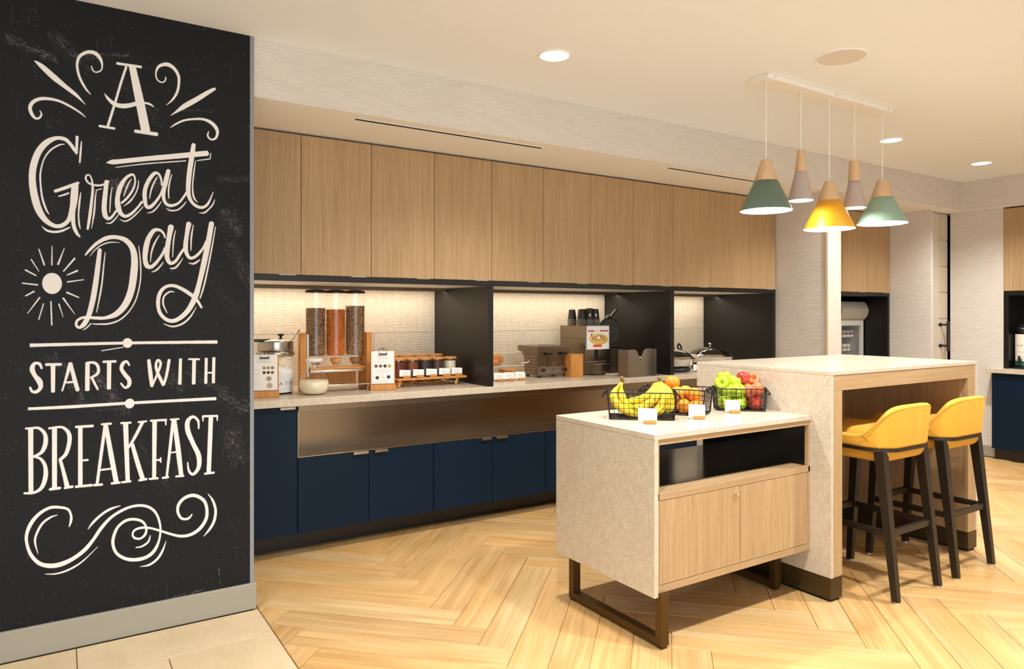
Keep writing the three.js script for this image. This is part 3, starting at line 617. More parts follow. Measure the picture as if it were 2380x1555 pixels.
// ---------------------------------------------------------------- right-hand wall: cabinet, niche, counter, hot-drink urn
{
  const xw = WALLX - 0.008;
  const c = thing('wall_cabinet', 'oak wall cabinet on the right-hand wall, above the coffee niche', 'cabinet', [xw, 1.55, -2.2], 'oak wall cabinets');
  part(c, 'carcass', M.oakDark, bx(xw + 0.022, 7.9, 1.55, 2.315, -3.03, -1.21, 0));
  for (let i = 0; i < 4; i++) part(c, 'door', M.oak, bx(xw, xw + 0.02, 1.552, 2.312, -3.03 + i * 0.455, -3.03 + (i + 1) * 0.455 - 0.003, 0.0012, { du: i * 0.3, dv: 0.4 * i }));
  const n = thing('coffee_niche', 'black framed coffee niche in the right-hand wall', 'shelving', [xw, 0.84, -2.2]);
  part(n, 'side_frame', M.black, [bx(xw - 0.003, 7.9, 0.837, 1.548, -3.03, -2.99, 0.001)]); part(n, 'side_frame', M.black, bx(xw - 0.003, 7.9, 0.837, 1.548, -1.25, -1.21, 0.001));
  part(n, 'top_rail', M.black, bx(xw - 0.003, 7.9, 1.51, 1.548, -2.989, -1.251, 0.001)); part(n, 'back_panel', M.toe, bx(7.88, 7.9, 0.837, 1.509, -2.989, -1.251, 0));
  const t = thing('side_counter', 'cream quartz counter below the coffee niche', 'countertop', [7.22, 0.796, -2.2]);
  part(t, 'slab', M.stone, bx(7.22, 7.9, 0.796, 0.836, -3.13, -1.2, 0.003));
  const b = thing('base_cabinet', 'navy base cabinet under the coffee niche on the right-hand wall', 'cabinet', [7.25, 0, -2.2], 'navy base cabinets');
  part(b, 'carcass', M.navy, bx(7.271, 7.9, 0.1, 0.794, -3.085, -1.22, 0));
  for (let i = 0; i < 4; i++) part(b, 'door', M.navy, bx(7.25, 7.27, 0.1, 0.79, -3.087 + i * 0.466, -3.087 + (i + 1) * 0.466 - 0.003, 0.0015));
  part(b, 'toe_kick', M.toe, bx(7.3, 7.7, 0, 0.099, -3.08, -1.22, 0));
  const label = (() => { const w = canvasOf(512, 640), g = w.getContext('2d'); g.fillStyle = '#efe6d8'; g.fillRect(0, 0, 512, 640); g.fillStyle = '#17604a'; g.fillRect(0, 470, 512, 170); g.fillStyle = '#efe6d8'; g.fillRect(110, 440, 292, 110); g.fillStyle = '#4a3d33'; g.font = 'bold 40px serif'; g.textAlign = 'center'; g.fillText('S E L E C T', 256, 250); g.fillStyle = '#a08f7c'; for (const [y, q] of [[215, 120], [285, 60], [350, 200], [372, 180], [480, 150], [505, 170]]) g.fillRect(256 - q / 2, y, q, 5); return finish(w, 1, 1, true, false); })();
  const u = thing('coffee_urn', 'black coffee dispenser with a cream and green wrap in the right-hand niche', 'coffee dispenser', [7.47, 0.836, -2.93]);
  const X = 7.47, Z = -2.915;
  part(u, 'base', M.plasticBlack, [cyl(X, 0.837, 0.868, Z, 0.07, 0.068), bx(X - 0.1, X - 0.05, 0.837, 0.85, Z - 0.05, Z + 0.05, 0.004)]);
  { const g = new THREE.CylinderGeometry(0.066, 0.066, 0.285, 40, 1, true); g.rotateY(Math.PI * 0.75); g.translate(X, 1.0105, Z); part(u, 'body', std('#ffffff', 0.5, { map: label }), g, 'cream and green wrap with small lettering'); }
  part(u, 'lid', M.plasticBlack, [lathe([[0, 0.07], [0.03, 0.072], [0.056, 0.062], [0.06, 0.04], [0.062, 0.0], [0, 0]], 36, X, 1.154, Z), bc(X, 1.232, Z, 0.11, 0.02, 0.03, 0.008, { seg: 2 })]);
  part(u, 'tap', M.plasticBlack, [rod([X - 0.06, 0.92, Z], [X - 0.1, 0.92, Z], 0.012), rod([X - 0.095, 0.88, Z], [X - 0.095, 0.955, Z], 0.01)]);
}

// ---------------------------------------------------------------- island
{
  const t = thing('breakfast_island', 'tall breakfast island with cream quartz waterfall ends and oak knee space', 'island', [3.7, 0, -2.35]);
  part(t, 'countertop', M.stone, bx(2.995, 4.384, 1.049, 1.068, -2.757, -1.94, 0.0022));
  part(t, 'end_panel', M.stone, bx(2.995, 3.013, 0.1105, 1.0488, -2.757, -1.94, 0.0022, { du: 0.4 })); part(t, 'end_panel', M.stone, bx(4.366, 4.384, 0.1105, 1.0488, -2.757, -1.94, 0.0022, { du: 0.2 }));
  part(t, 'apron', M.oakPale, bx(3.0135, 4.3655, 0.976, 1.0485, -1.965, -1.943, 0.001, { swap: true }));
  part(t, 'front_upright', M.oakPale, bx(3.0135, 3.085, 0.1105, 0.9755, -1.965, -1.943, 0.001, { du: 0.3 })); part(t, 'front_upright', M.oakPale, bx(4.282, 4.3655, 0.1105, 0.9755, -1.965, -1.943, 0.001, { du: 0.6 }));
  part(t, 'inner_panel', M.oakPale, bx(3.0135, 3.084, 0.1105, 0.9755, -2.68, -1.966, 0.0, { du: 0.1 })); part(t, 'inner_panel', M.oakPale, bx(4.283, 4.3655, 0.1105, 0.9755, -2.68, -1.966, 0.0, { du: 0.75 }));
  part(t, 'back_panel', M.oakPale, bx(3.0135, 4.3655, 0.1105, 1.048, -2.74, -2.681, 0, { du: 0.5 })); part(t, 'ceiling_panel', M.oakPale, bx(3.0135, 4.3655, 0.9762, 1.0485, -2.68, -1.966, 0, { swap: true }));
  const toe = part(t, 'toe_base', M.bronzeToe, [bx(2.997, 3.084, 0.012, 0.11, -2.755, -1.943, 0.001), bx(4.284, 4.382, 0.012, 0.11, -2.755, -1.943, 0.001), bx(3.084, 4.284, 0.012, 0.11, -2.755, -2.68, 0.001)], 'bronze plinth');
  part(toe, 'foot_shim', M.darkGap, [bx(3.002, 3.078, 0, 0.012, -2.75, -1.955, 0), bx(4.29, 4.376, 0, 0.012, -2.75, -1.955, 0), bx(3.084, 4.284, 0, 0.012, -2.75, -2.69, 0)]);
}
// fruit cabinet
{
  const t = thing('fruit_cabinet', 'low oak cabinet in cream quartz, with an open shelf, set against the island', 'cabinet', [2.49, 0, -2.37]);
  const x0 = 1.98, x1 = 2.994, zf = -2.042, zb = -2.7;
  part(t, 'countertop', M.stone, bx(x0, x1, 0.8325, 0.855, zb, zf, 0.002, { du: 0.7 }));
  part(t, 'end_panel', M.stone, bx(x0, x0 + 0.022, 0.205, 0.832, zb, zf, 0.002, { du: 0.15 }));
  const F = zf - 0.008, fx0 = x0 + 0.0225, fx1 = x1;
  part(t, 'face_frame', M.oakPale, [bx(fx0, fx1, 0.809, 0.832, F - 0.02, F, 0.0008, { swap: true }), bx(fx0, fx1, 0.587, 0.615, F - 0.02, F, 0.0008, { swap: true }), bx(fx0, fx1, 0.217, 0.246, F - 0.02, F, 0.0008, { swap: true }), bx(fx0, fx0 + 0.012, 0.246, 0.809, F - 0.02, F, 0.0008), bx(fx1 - 0.012, fx1, 0.246, 0.809, F - 0.02, F, 0.0008)]);
  const b0 = fx0 + 0.0125, b1 = fx1 - 0.0125;
  part(t, 'door', M.oakPale, bx(b0 + 0.002, 2.4985, 0.2485, 0.585, F - 0.02, F - 0.001, 0.001, { du: 0.22 })); part(t, 'door', M.oakPale, bx(2.502, b1 - 0.002, 0.2485, 0.585, F - 0.02, F - 0.001, 0.001, { du: 0.61 }));
  const lk = cyl(0, -0.006, 0.006, 0, 0.009, 0.008, 20); lk.rotateX(Math.PI / 2); lk.translate(2.472, 0.553, F + 0.005); part(t, 'lock', M.chrome, [lk, bc(2.472, 0.553, F + 0.0115, 0.0012, 0.007, 0.0008, 0)], 'small round lock');
  part(t, 'carcass', M.oakDark, [bx(fx0, fx1, 0.217, 0.585, zb + 0.002, F - 0.024, 0)]);
  part(t, 'shelf', M.oakPale, bx(fx0, fx1, 0.5875, 0.6135, F - 0.1, F - 0.021, 0, { swap: true }));
  part(t, 'shelf_liner', M.blackGloss, [bx(fx0, fx1, 0.5875, 0.6135, zb, F - 0.101, 0), bx(fx0, fx0 + 0.012, 0.614, 0.8085, zb, F - 0.021, 0), bx(fx1 - 0.012, fx1, 0.614, 0.8085, zb, F - 0.021, 0), bx(fx0, fx1, 0.809, 0.832, zb, F - 0.021, 0)], 'glossy black lining of the open shelf');
  const fr = (x, za, zc) => [bx(x, x + 0.042, 0.012, 0.042, za, zc, 0.001), bx(x, x + 0.042, 0.042, 0.2165, za, za + 0.034, 0.001), bx(x, x + 0.042, 0.042, 0.2165, zc - 0.034, zc, 0.001), bx(x + 0.006, x + 0.036, 0, 0.012, za + 0.006, za + 0.03, 0), bx(x + 0.006, x + 0.036, 0, 0.012, zc - 0.03, zc - 0.006, 0)];
  part(t, 'leg_frame', M.bronze, fr(2.003, -2.63, -2.028)); part(t, 'leg_frame', M.bronze, fr(2.9, -2.63, -2.17));
}

// ---------------------------------------------------------------- bar stools (facing the island)
{
  const t = thing('bar_stool', 'yellow upholstered bar stool nearest the fruit cabinet', 'stool', [3.428, 0, -2.003], 'yellow bar stools', 0.0001);
  // plan of the shell: an open U, outer half width a, back at +z
  const a = 0.222, zb = 0.205, zf = -0.235, rc = 0.12, path = [];
  for (let i = 0; i <= 10; i++) path.push([-a, zf + (zb - rc - zf) * i / 10, -1, 0]);
  for (let i = 1; i <= 8; i++) { const q = i / 8 * Math.PI / 2; path.push([-a + rc - rc * Math.cos(q), zb - rc + rc * Math.sin(q), -Math.cos(q), Math.sin(q)]); }
  for (let i = 1; i < 8; i++) path.push([-a + rc + (2 * a - 2 * rc) * i / 8, zb, 0, 1]);
  for (let i = 0; i < 8; i++) { const q = i / 8 * Math.PI / 2; path.push([a - rc + rc * Math.sin(q), zb - rc + rc * Math.cos(q), Math.sin(q), Math.cos(q)]); }
  for (let i = 0; i <= 10; i++) path.push([a, zb - rc - (zb - rc - zf) * i / 10, 1, 0]);
  const sm = (e0, e1, x) => { const q = Math.min(1, Math.max(0, (x - e0) / (e1 - e0))); return q * q * (3 - 2 * q); };
  const top = (z) => { const s = sm(0.09, 0.215, z); return 0.757 + 0.148 * Math.pow(Math.max(0, Math.min(1, (z - 0.085) / 0.1)), 0.75) * (0.4 + 0.6 * s) + 0.0; };
  const topOf = path.map((p) => top(p[1])); for (let k = 0; k < 2; k++) for (let i = 1; i < topOf.length - 1; i++) topOf[i] = (topOf[i - 1] + 2 * topOf[i] + topOf[i + 1]) / 4;
  const th = 0.045, rows = path.map(([x, z, nx, nz], i) => {
    const h = topOf[i], lean = (y) => 0.018 * (y - 0.7) / 0.2, pt = (off, y) => [x + nx * (lean(y) - off), y, z + nz * (lean(y) - off)];
    const list = [pt(0.004, 0.702), pt(0, 0.712), pt(0.0, 0.70 + (h - 0.7) * 0.5), pt(0, h - 0.014), pt(0.004, h - 0.005), pt(0.014, h + 0.001), pt(0.03, h), pt(th - 0.004, h - 0.006), pt(th, h - 0.018), pt(th, 0.70 + (h - 0.7) * 0.5), pt(th, 0.712), pt(th, 0.702)];
    return list;
  });
  const P = [], I = [], UV = [], nc = rows[0].length; let run = 0;
  rows.forEach((r, i) => { if (i) run += Math.hypot(path[i][0] - path[i - 1][0], path[i][1] - path[i - 1][1]); r.forEach((p, j) => { P.push(...p); UV.push(run, j * 0.03); }); });
  for (let i = 0; i < rows.length - 1; i++) for (let j = 0; j < nc; j++) { const A = i * nc + j, B = i * nc + (j + 1) % nc, C = A + nc, D = B + nc; I.push(A, C, B, B, C, D); }
  for (const [s, fl] of [[0, 1], [rows.length - 1, 0]]) for (let j = 1; j < nc - 1; j++) { const o = s * nc; I.push(o, fl ? o + j : o + j + 1, fl ? o + j + 1 : o + j); }
  let g = new THREE.BufferGeometry(); g.setAttribute('position', new THREE.BufferAttribute(new Float32Array(P), 3)); g.setAttribute('uv', new THREE.BufferAttribute(new Float32Array(UV), 2)); g.setIndex(I); g.computeVertexNormals();
  const shell = part(t, 'shell', M.fabric, g);
  const seamPts = path.slice(7, -7).map(([x, z, nx, nz], i) => [x + nx * 0.016, topOf[i + 7] - 0.012, z + nz * 0.016]);
  part(shell, 'seam', std('#b98a2e', 0.8), [tube(seamPts, 0.0016, 80, 5), ...[-1, 1].map((s) => tube([[s * (a + 0.006), 0.757, 0.088], [s * (a + 0.004), 0.735, 0.125], [s * (a - 0.006), 0.707, 0.168]], 0.0014, 10, 5))]);
  part(t, 'seat', M.fabric, at(new RoundedBoxGeometry(0.34, 0.13, 0.41, 4, 0.05), 0, 0.715, -0.045));
  const cush = new RoundedBoxGeometry(0.385, 0.12, 0.40, 4, 0.05); cush.translate(0, 0.69, -0.02); part(t, 'seat_base', M.fabric, cush);
  part(t, 'seat_ring', M.darkWood, (() => { const inner = path.map(([x, z, nx, nz]) => [x + nx * 0.001, z + nz * 0.001]), P2 = [], I2 = []; inner.forEach(([x, z], i) => { const [, , nx, nz] = path[i]; P2.push(x, 0.701, z, x, 0.687, z, x - nx * 0.03, 0.687, z - nz * 0.03, x - nx * 0.03, 0.701, z - nz * 0.03); }); for (let i = 0; i < inner.length - 1; i++) for (let j = 0; j < 4; j++) { const A = i * 4 + j, B = i * 4 + (j + 1) % 4; I2.push(A, B, A + 4, B, B + 4, A + 4); } const q = new THREE.BufferGeometry(); q.setAttribute('position', new THREE.BufferAttribute(new Float32Array(P2), 3)); q.setIndex(I2); const qq = q.toNonIndexed(); qq.computeVertexNormals(); return qq; })());
  const legGeo = (sx, z0, z1, y1) => { const g2 = new THREE.BoxGeometry(1, 1, 1, 1, 1, 1), p = g2.attributes.position; for (let i = 0; i < p.count; i++) { const up = p.getY(i) > 0, w = up ? 0.046 : 0.029, x = (up ? sx * 0.178 : sx * 0.186) + p.getX(i) * w, z = (up ? z1 : z0) + p.getZ(i) * w; p.setXYZ(i, x, up ? y1 : 0.008, z); } g2.computeVertexNormals(); return boxUV(g2); };
  for (const sx of [-1, 1]) {
    const b = part(t, 'leg', M.darkWood, legGeo(sx, 0.227, 0.15, 0.69)); part(b, 'glide', M.chrome, cyl(sx * 0.186, 0, 0.0085, 0.227, 0.014, 0.013, 16));
    const f = part(t, 'leg', M.darkWood, legGeo(sx, -0.227, -0.185, 0.66)); part(f, 'glide', M.chrome, cyl(sx * 0.186, 0, 0.0085, -0.227, 0.014, 0.013, 16));
    part(t, 'stretcher', M.darkWood, bx(sx * 0.183 - 0.01, sx * 0.183 + 0.01, 0.297, 0.325, -0.2, 0.185, 0.001));
  }
  part(t, 'stretcher', M.darkWood, bx(-0.175, 0.175, 0.297, 0.325, 0.181, 0.203, 0.001)); part(t, 'footrest', M.darkWood, bx(-0.175, 0.175, 0.3, 0.33, -0.222, -0.198, 0.001));
  copyOf(t, [3.981, 0, -2.003], 0.0001, 'yellow upholstered bar stool nearer the right end of the island');
}

// ---------------------------------------------------------------- ceiling fittings
function downlight(x, z, label, power, r = 0.073) {
  const t = thing('downlight', label, 'light', [x, H, z], 'recessed round downlights');
  part(t, 'trim_ring', M.white, lathe([[r + 0.012, 0], [r + 0.012, -0.003], [r + 0.008, -0.006], [r, -0.005], [r - 0.003, 0]], 48, x, H, z));
  const lens = new THREE.CylinderGeometry(r - 0.003, r - 0.003, 0.002, 48); lens.translate(x, H - 0.0012, z); part(t, 'lens', glow(WARM, 9), lens);
  const s = new THREE.SpotLight(WARM, power, 0, 1.12, 0.95, 2); s.position.set(x, H - 0.012, z); s.target.position.set(x, 0, z); s.shadow.radius = 2; s.name = 'downlight'; scene.add(s, s.target);
}
downlight(2.025, -2.772, 'recessed round downlight nearest the chalkboard wall', POWER.down);
downlight(5.053, -2.804, 'recessed round downlight just right of the pendant cords', POWER.down);
downlight(6.452, -2.825, 'recessed round downlight farthest right, near the soffit corner', POWER.down);
for (const [x, z, w] of [[-0.8, -1.4, 'in front of the chalkboard lettering'], [0.95, -1.35, 'off the end of the chalkboard wall'], [2.45, -1.3, 'in front of the fruit cabinet'], [3.75, -1.25, 'behind the first bar stool'], [5.6, -1.3, 'right of the island']]) downlight(x, z, 'recessed round downlight ' + w, POWER.downOut);
for (const [x, z, w] of [[-1.9, 1.2, 'at the far left'], [0.6, 1.2, 'left of the middle'], [3.4, 1.2, 'right of the middle'], [6.0, 1.2, 'at the far right']]) downlight(x, z, 'recessed round downlight by the window wall, ' + w, POWER.downFar);
{
  const t = thing('ceiling_speaker', 'flat round white speaker grille in the ceiling', 'speaker', [3.223, H, -2.035]);
  part(t, 'rim', M.ceiling, lathe([[0.122, 0], [0.122, -0.003], [0.117, -0.005], [0.111, -0.003], [0.111, 0]], 56, 3.223, H, -2.035));
  const g = new THREE.CylinderGeometry(0.111, 0.111, 0.003, 56); g.translate(3.223, H - 0.0015, -2.035); part(t, 'grille', std('#d9d3cb', 0.9), g);
}
for (const [x0, x1, w] of [[1.262, 2.418, 'above the cereal dispensers'], [3.466, 4.36, 'partly behind the green pendant lamp']]) {
  const t = thing('slot_vent', 'long narrow black air slot in the soffit, ' + w, 'vent', [x0, 2.325, -3.45], 'soffit air slots');
  part(t, 'slot', M.darkGap, bx(x0, x1, 2.3235, 2.3249, -3.452, -3.424, 0)); part(t, 'flange', M.paint, [bx(x0 - 0.004, x1 + 0.004, 2.3225, 2.3249, -3.424, -3.421, 0), bx(x0 - 0.004, x1 + 0.004, 2.3225, 2.3249, -3.455, -3.452, 0)]);
}
{
  const sp = thing('sprinkler_head', 'small round white sprinkler cover in the ceiling near the far downlight', 'sprinkler', [5.55, H, -2.45]); part(sp, 'cover', M.white, lathe([[0, -0.006], [0.02, -0.005], [0.022, 0]], 24, 5.55, H, -2.45)); part(sp, 'button', M.alu, lathe([[0, -0.009], [0.005, -0.008], [0.006, -0.005]], 16, 5.55, H, -2.45));
}

// ---------------------------------------------------------------- pendant cluster
{
  const c = thing('ceiling_canopy', 'long white ceiling bar from which five pendant lamps hang', 'light fitting', [3.69, H, -2.42]);
  part(c, 'bar', M.white, bx(3.1, 4.283, H - 0.028, H, -2.478, -2.365, 0.003)); for (const x of [3.16, 3.7, 4.23]) { const s = cyl(0, 0, 0.003, 0, 0.004, 0.004, 12); s.rotateX(Math.PI / 2); s.translate(x, H - 0.014, -2.365); part(c, 'screw', M.alu, s); }
  const lamps = [
    ['dark green cone pendant lamp with a wooden top, leftmost of the five', 3.155, 1.883, 0.133, 2.039, 0.0606, 2.153, 0.025, '#5d7263', 0],
    ['small lilac-grey pendant lamp with a wooden top, second from the left', 3.452, 1.963, 0.066, 2.121, 0.031, 2.245, 0.017, '#b7a8a0', 0],
    ['yellow cone pendant lamp with a wooden top, middle of the five', 3.716, 1.823, 0.139, 1.983, 0.0631, 2.097, 0.026, '#e0a018', 0],
    ['small lilac-grey bell pendant lamp with a straight wooden neck, fourth from the left', 3.965, 1.964, 0.065, 2.122, 0.0335, 2.241, 0.0295, '#b7a8a2', 1],
    ['pale green cone pendant lamp with a wooden top, rightmost of the five', 4.261, 1.892, 0.143, 2.05, 0.0636, 2.158, 0.03, '#8fae9c', 0]];
  for (const [label, x, y0, r0, y1, r1, y2, r2, col, bell] of lamps) {
    const z = -2.42, t = thing('pendant_lamp', label, 'pendant lamp', [x, y0, z], 'pendant lamps on one ceiling bar');
    part(t, 'cord', M.white, [cyl(x, y2 - 0.002, H - 0.0285, z, 0.0032, 0.0032, 8), cyl(x, H - 0.036, H - 0.0285, z, 0.007, 0.006, 12)]);
    part(t, 'wood_top', M.blond, [lathe([[0, y2], [r2 - 0.003, y2], [r2, y2 - 0.003], [r1, y1 + 0.001], [0, y1 + 0.001]], 40, x, 0, z)]);
    const prof = bell ? [[r1, y1], [r1 + 0.004, y1 - 0.03], [r1 + 0.012, y1 - 0.07], [r0 - 0.006, y0 + 0.025], [r0, y0]] : [[r1, y1], [(r0 + r1) / 2, (y0 + y1) / 2], [r0, y0]];
    part(t, 'shade', std(col, 0.42), lathe([[0, y1], ...prof.map(([r, y]) => [r, y]), [r0 - 0.0012, y0 - 0.0006]].reverse(), 64, x, 0, z));
    part(t, 'lining', std('#fbf6ea', 0.7), lathe([[0, y1 - 0.006], ...prof.map(([r, y], i) => [r - 0.0028, i ? y : y - 0.006]), [r0 - 0.0008, y0 - 0.0007]], 64, x, 0, z), 'white inside of the shade');
    const br = Math.min(0.03, r0 * 0.38), by = y0 + (r0 > 0.1 ? 0.045 : 0.02), b = new THREE.SphereGeometry(br, 24, 16); b.translate(x, by, z);
    const bulb = part(t, 'bulb', glow(WARM, 24), [b, cyl(x, by + br * 0.8, y1 - 0.02, z, br * 0.5, br * 0.4, 16)]);
    const l = new THREE.PointLight(WARM, r0 > 0.1 ? POWER.pendant : POWER.pendant * 0.5, 0, 2); l.position.set(x, by, z); l.shadow.radius = br / 0.02 * 0.8; l.name = 'pendant_bulb'; scene.add(l);
  }
}

// ---------------------------------------------------------------- things on the worktop
const C = 0.8725, FT = 0.8555;
const print = (w, h, draw) => { const c = canvasOf(w, h), g = c.getContext('2d'); g.fillStyle = '#f7f5f1'; g.fillRect(0, 0, w, h); draw(g, w, h); return finish(c, 1, 1, true, false); };
const faceUV = (g) => { g = g.index ? g.toNonIndexed() : g; g.computeBoundingBox(); const b = g.boundingBox, p = g.attributes.position, uv = new Float32Array(p.count * 2); for (let i = 0; i < p.count; i++) { uv[2 * i] = (p.getX(i) - b.min.x) / (b.max.x - b.min.x); uv[2 * i + 1] = (p.getY(i) - b.min.y) / (b.max.y - b.min.y); } g.setAttribute('uv', new THREE.BufferAttribute(uv, 2)); return g; };
const cardPrint = print(256, 160, (g, w) => { g.fillStyle = '#b9b4ae'; g.fillRect(76, 62, 104, 9); g.fillStyle = '#ccc8c2'; g.fillRect(60, 86, 136, 6); g.fillRect(92, 102, 72, 5); });
const cardMat = std('#ffffff', 0.6, { map: cardPrint });
// a tent card: white card leaning in a small wooden block; local axes, front +z
function nameCard(label, x, y, z, turn, w = 0.074, h = 0.05) {
  const t = thing('name_card', label, 'card', [x, y, z], 'small white name cards', turn);
  const bw = w * 0.66, g = faceUV(new THREE.BoxGeometry(w, h, 0.0012)); g.translate(0, h / 2, 0); at(g, -0.004, 0.009, -0.004, 0, -0.22, -0.04);
  part(t, 'card', cardMat, g); part(t, 'block', M.bamboo, [bc(0.006, 0.0085, 0.006, bw, 0.016, 0.013, 0.002), bc(0.006, 0.0065, -0.009, bw, 0.012, 0.007, 0.001)]);
  return t;
}
function menuSign(label, x, z, w, h, turn, draw) {
  const t = thing('menu_sign', label, 'sign', [x, C, z], 'clipboard breakfast signs', turn);
  part(t, 'base', M.bamboo, bc(0, 0.016, 0.012, w * 1.04, 0.032, 0.06, 0.002)); part(t, 'backboard', M.bamboo, at(bc(0, h / 2, 0, w, h, 0.008, 0.001), 0, 0.03, 0, 0, -0.03));
  const g = faceUV(new THREE.BoxGeometry(w * 0.93, h * 0.97, 0.001)); at(g, -w * 0.01, 0.034 + h / 2, 0.0055, 0, -0.03); part(t, 'menu_card', std('#ffffff', 0.6, { map: print(384, 576, draw) }), g);
  part(t, 'clip', M.plasticBlack, [bc(0, h + 0.012, 0.006, w * 0.34, 0.008, 0.014, 0.002), tube([[-w * 0.14, h + 0.014, 0.004], [-w * 0.17, h + 0.036, 0], [0, h + 0.048, -0.004], [w * 0.17, h + 0.036, 0], [w * 0.14, h + 0.014, 0.004]], 0.0016, 24, 6), rod([-w * 0.06, h + 0.014, 0.002], [w * 0.03, h + 0.05, -0.004], 0.0012), rod([w * 0.06, h + 0.014, 0.002], [-w * 0.03, h + 0.05, -0.004], 0.0012)]);
  return t;
}
const bowls = (g, list) => { for (const [x, y, r, c] of list) { g.fillStyle = '#ddd8d0'; g.beginPath(); g.arc(x, y, r + 3, 0, 7); g.fill(); g.fillStyle = c; g.beginPath(); g.arc(x, y, r, 0, 7); g.fill(); } };
menuSign('clipboard menu sign beside the oatmeal urn, half behind the chalkboard wall', 0.96, -4.055, 0.15, 0.205, -0.25, (g) => {
  g.fillStyle = '#8d8a88'; g.font = '30px sans-serif'; g.fillText('TOP YOUR OATS', 70, 130); g.fillStyle = '#c4c0bc'; for (let i = 0; i < 6; i++) g.fillRect(36, 250 + i * 44, 90, 6);
  bowls(g, [[190, 215, 24, '#a58a66'], [250, 215, 24, '#b08b5e'], [310, 215, 24, '#8d6f5c'], [190, 290, 24, '#55463f'], [250, 290, 24, '#4a3734'], [310, 290, 24, '#8e4f3c'], [260, 390, 38, '#b29a78'], [270, 500, 42, '#bfae92']]);
});
menuSign('clipboard menu sign with printed bowls, between the cereal stand and the topping jars', 1.665, -4.062, 0.148, 0.205, -0.3, (g) => {
  g.fillStyle = '#b5b1ac'; g.font = '34px sans-serif'; g.textAlign = 'center'; g.fillText('MIX IT UP', 192, 140); g.fillStyle = '#cbc7c2'; for (const [y, w] of [[190, 120], [340, 200], [362, 170], [384, 190], [410, 60], [535, 180], [552, 140]]) g.fillRect(192 - w / 2, y, w, 5);
  bowls(g, [[80, 265, 28, '#8a4a34'], [155, 265, 26, '#4d4a44'], [230, 265, 28, '#33282a'], [305, 265, 30, '#c9a24e'], [100, 470, 30, '#3a2f2b'], [192, 460, 24, '#e9e4da'], [290, 460, 30, '#34302c']]);
});
// oatmeal urn
{
  const x = 1.06, z = -4.215, R = 0.1, t = thing('oatmeal_urn', 'round oatmeal warmer with printed white wrap and steel lid', 'food warmer', [x, C, z]);
  const oat = (() => { const c = canvasOf(1024, 512), g = c.getContext('2d'), r = rng(17); g.fillStyle = '#e9e8e8'; g.fillRect(0, 0, 1024, 512);
    const bowl = (cx) => { g.save(); g.beginPath(); g.ellipse(cx, 40, 225, 215, 0, 0, Math.PI); g.lineTo(cx - 225, 0); g.lineTo(cx + 225, 0); g.closePath(); g.fillStyle = '#f8f7f6'; g.fill(); g.beginPath(); g.ellipse(cx, 0, 205, 190, 0, 0, 7); g.fillStyle = '#e4d6be'; g.fill(); g.clip(); for (let i = 0; i < 900; i++) { g.fillStyle = ['#efe5d2', '#d9c8a8', '#f5eee0', '#cbb48c'][Math.floor(r() * 4)]; g.beginPath(); g.ellipse(cx - 210 + 420 * r(), 190 * r(), 9, 5, r() * 3, 0, 7); g.fill(); } for (let i = 0; i < 26; i++) { g.fillStyle = ['#b9703c', '#e9d9b8', '#c98450', '#f3ead2'][Math.floor(r() * 4)]; g.beginPath(); g.ellipse(cx + 60 + 130 * r(), 120 * r(), 22, 14, r() * 3, 0, 7); g.fill(); } g.restore(); };
    bowl(300); bowl(812); g.fillStyle = '#55565a'; g.font = '64px sans-serif'; g.textAlign = 'center'; for (const cx of [300, 812]) [...'OATMEAL'].forEach((ch, i) => g.fillText(ch, cx + (i - 3) * 58, 408)); return finish(c, 1, 1, true, false); })();
  const body = new THREE.CylinderGeometry(R - 0.004, R - 0.002, 0.21, 56, 1, true); body.rotateY(-1.07); body.translate(x, C + 0.115, z);
  part(t, 'body', std('#ffffff', 0.4, { map: oat }), body, 'white wrap printed OATMEAL with a bowl of oats'); part(t, 'base', M.plasticBlack, cyl(x, C, C + 0.011, z, R - 0.008, R - 0.006, 48));
  part(t, 'rim', M.steelPlain, lathe([[0.06, 0.218], [R - 0.002, 0.218], [R + 0.006, 0.222], [R + 0.007, 0.24], [R + 0.002, 0.248], [0.06, 0.248]], 56, x, C, z));
  const lid = part(t, 'lid', M.steelPlain, lathe([[0.096, 0.2485], [0.1, 0.256], [0.1, 0.3], [0.095, 0.308], [0.06, 0.318], [0.02, 0.323], [0, 0.324]], 56, x, C, z)); part(lid, 'knob', M.plasticBlack, lathe([[0.006, 0.32], [0.008, 0.334], [0.019, 0.338], [0.02, 0.346], [0, 0.348]], 28, x + 0.03, C, z));
  part(lid, 'hinge_handle', M.plasticBlack, [bx(x - 0.13, x - 0.02, C + 0.303, C + 0.319, z + 0.015, z + 0.05, 0.005)]);
  const s = thing('ladle', 'thin steel ladle handle sticking out of the oatmeal warmer', 'ladle', [x + 0.08, C + 0.3, z]); part(s, 'handle', M.steelPlain, [rod([x + 0.082, C + 0.29, z], [x + 0.135, C + 0.36, z - 0.01], 0.0035), rod([x + 0.135, C + 0.36, z - 0.01], [x + 0.142, C + 0.368, z - 0.012], 0.006)]);
}
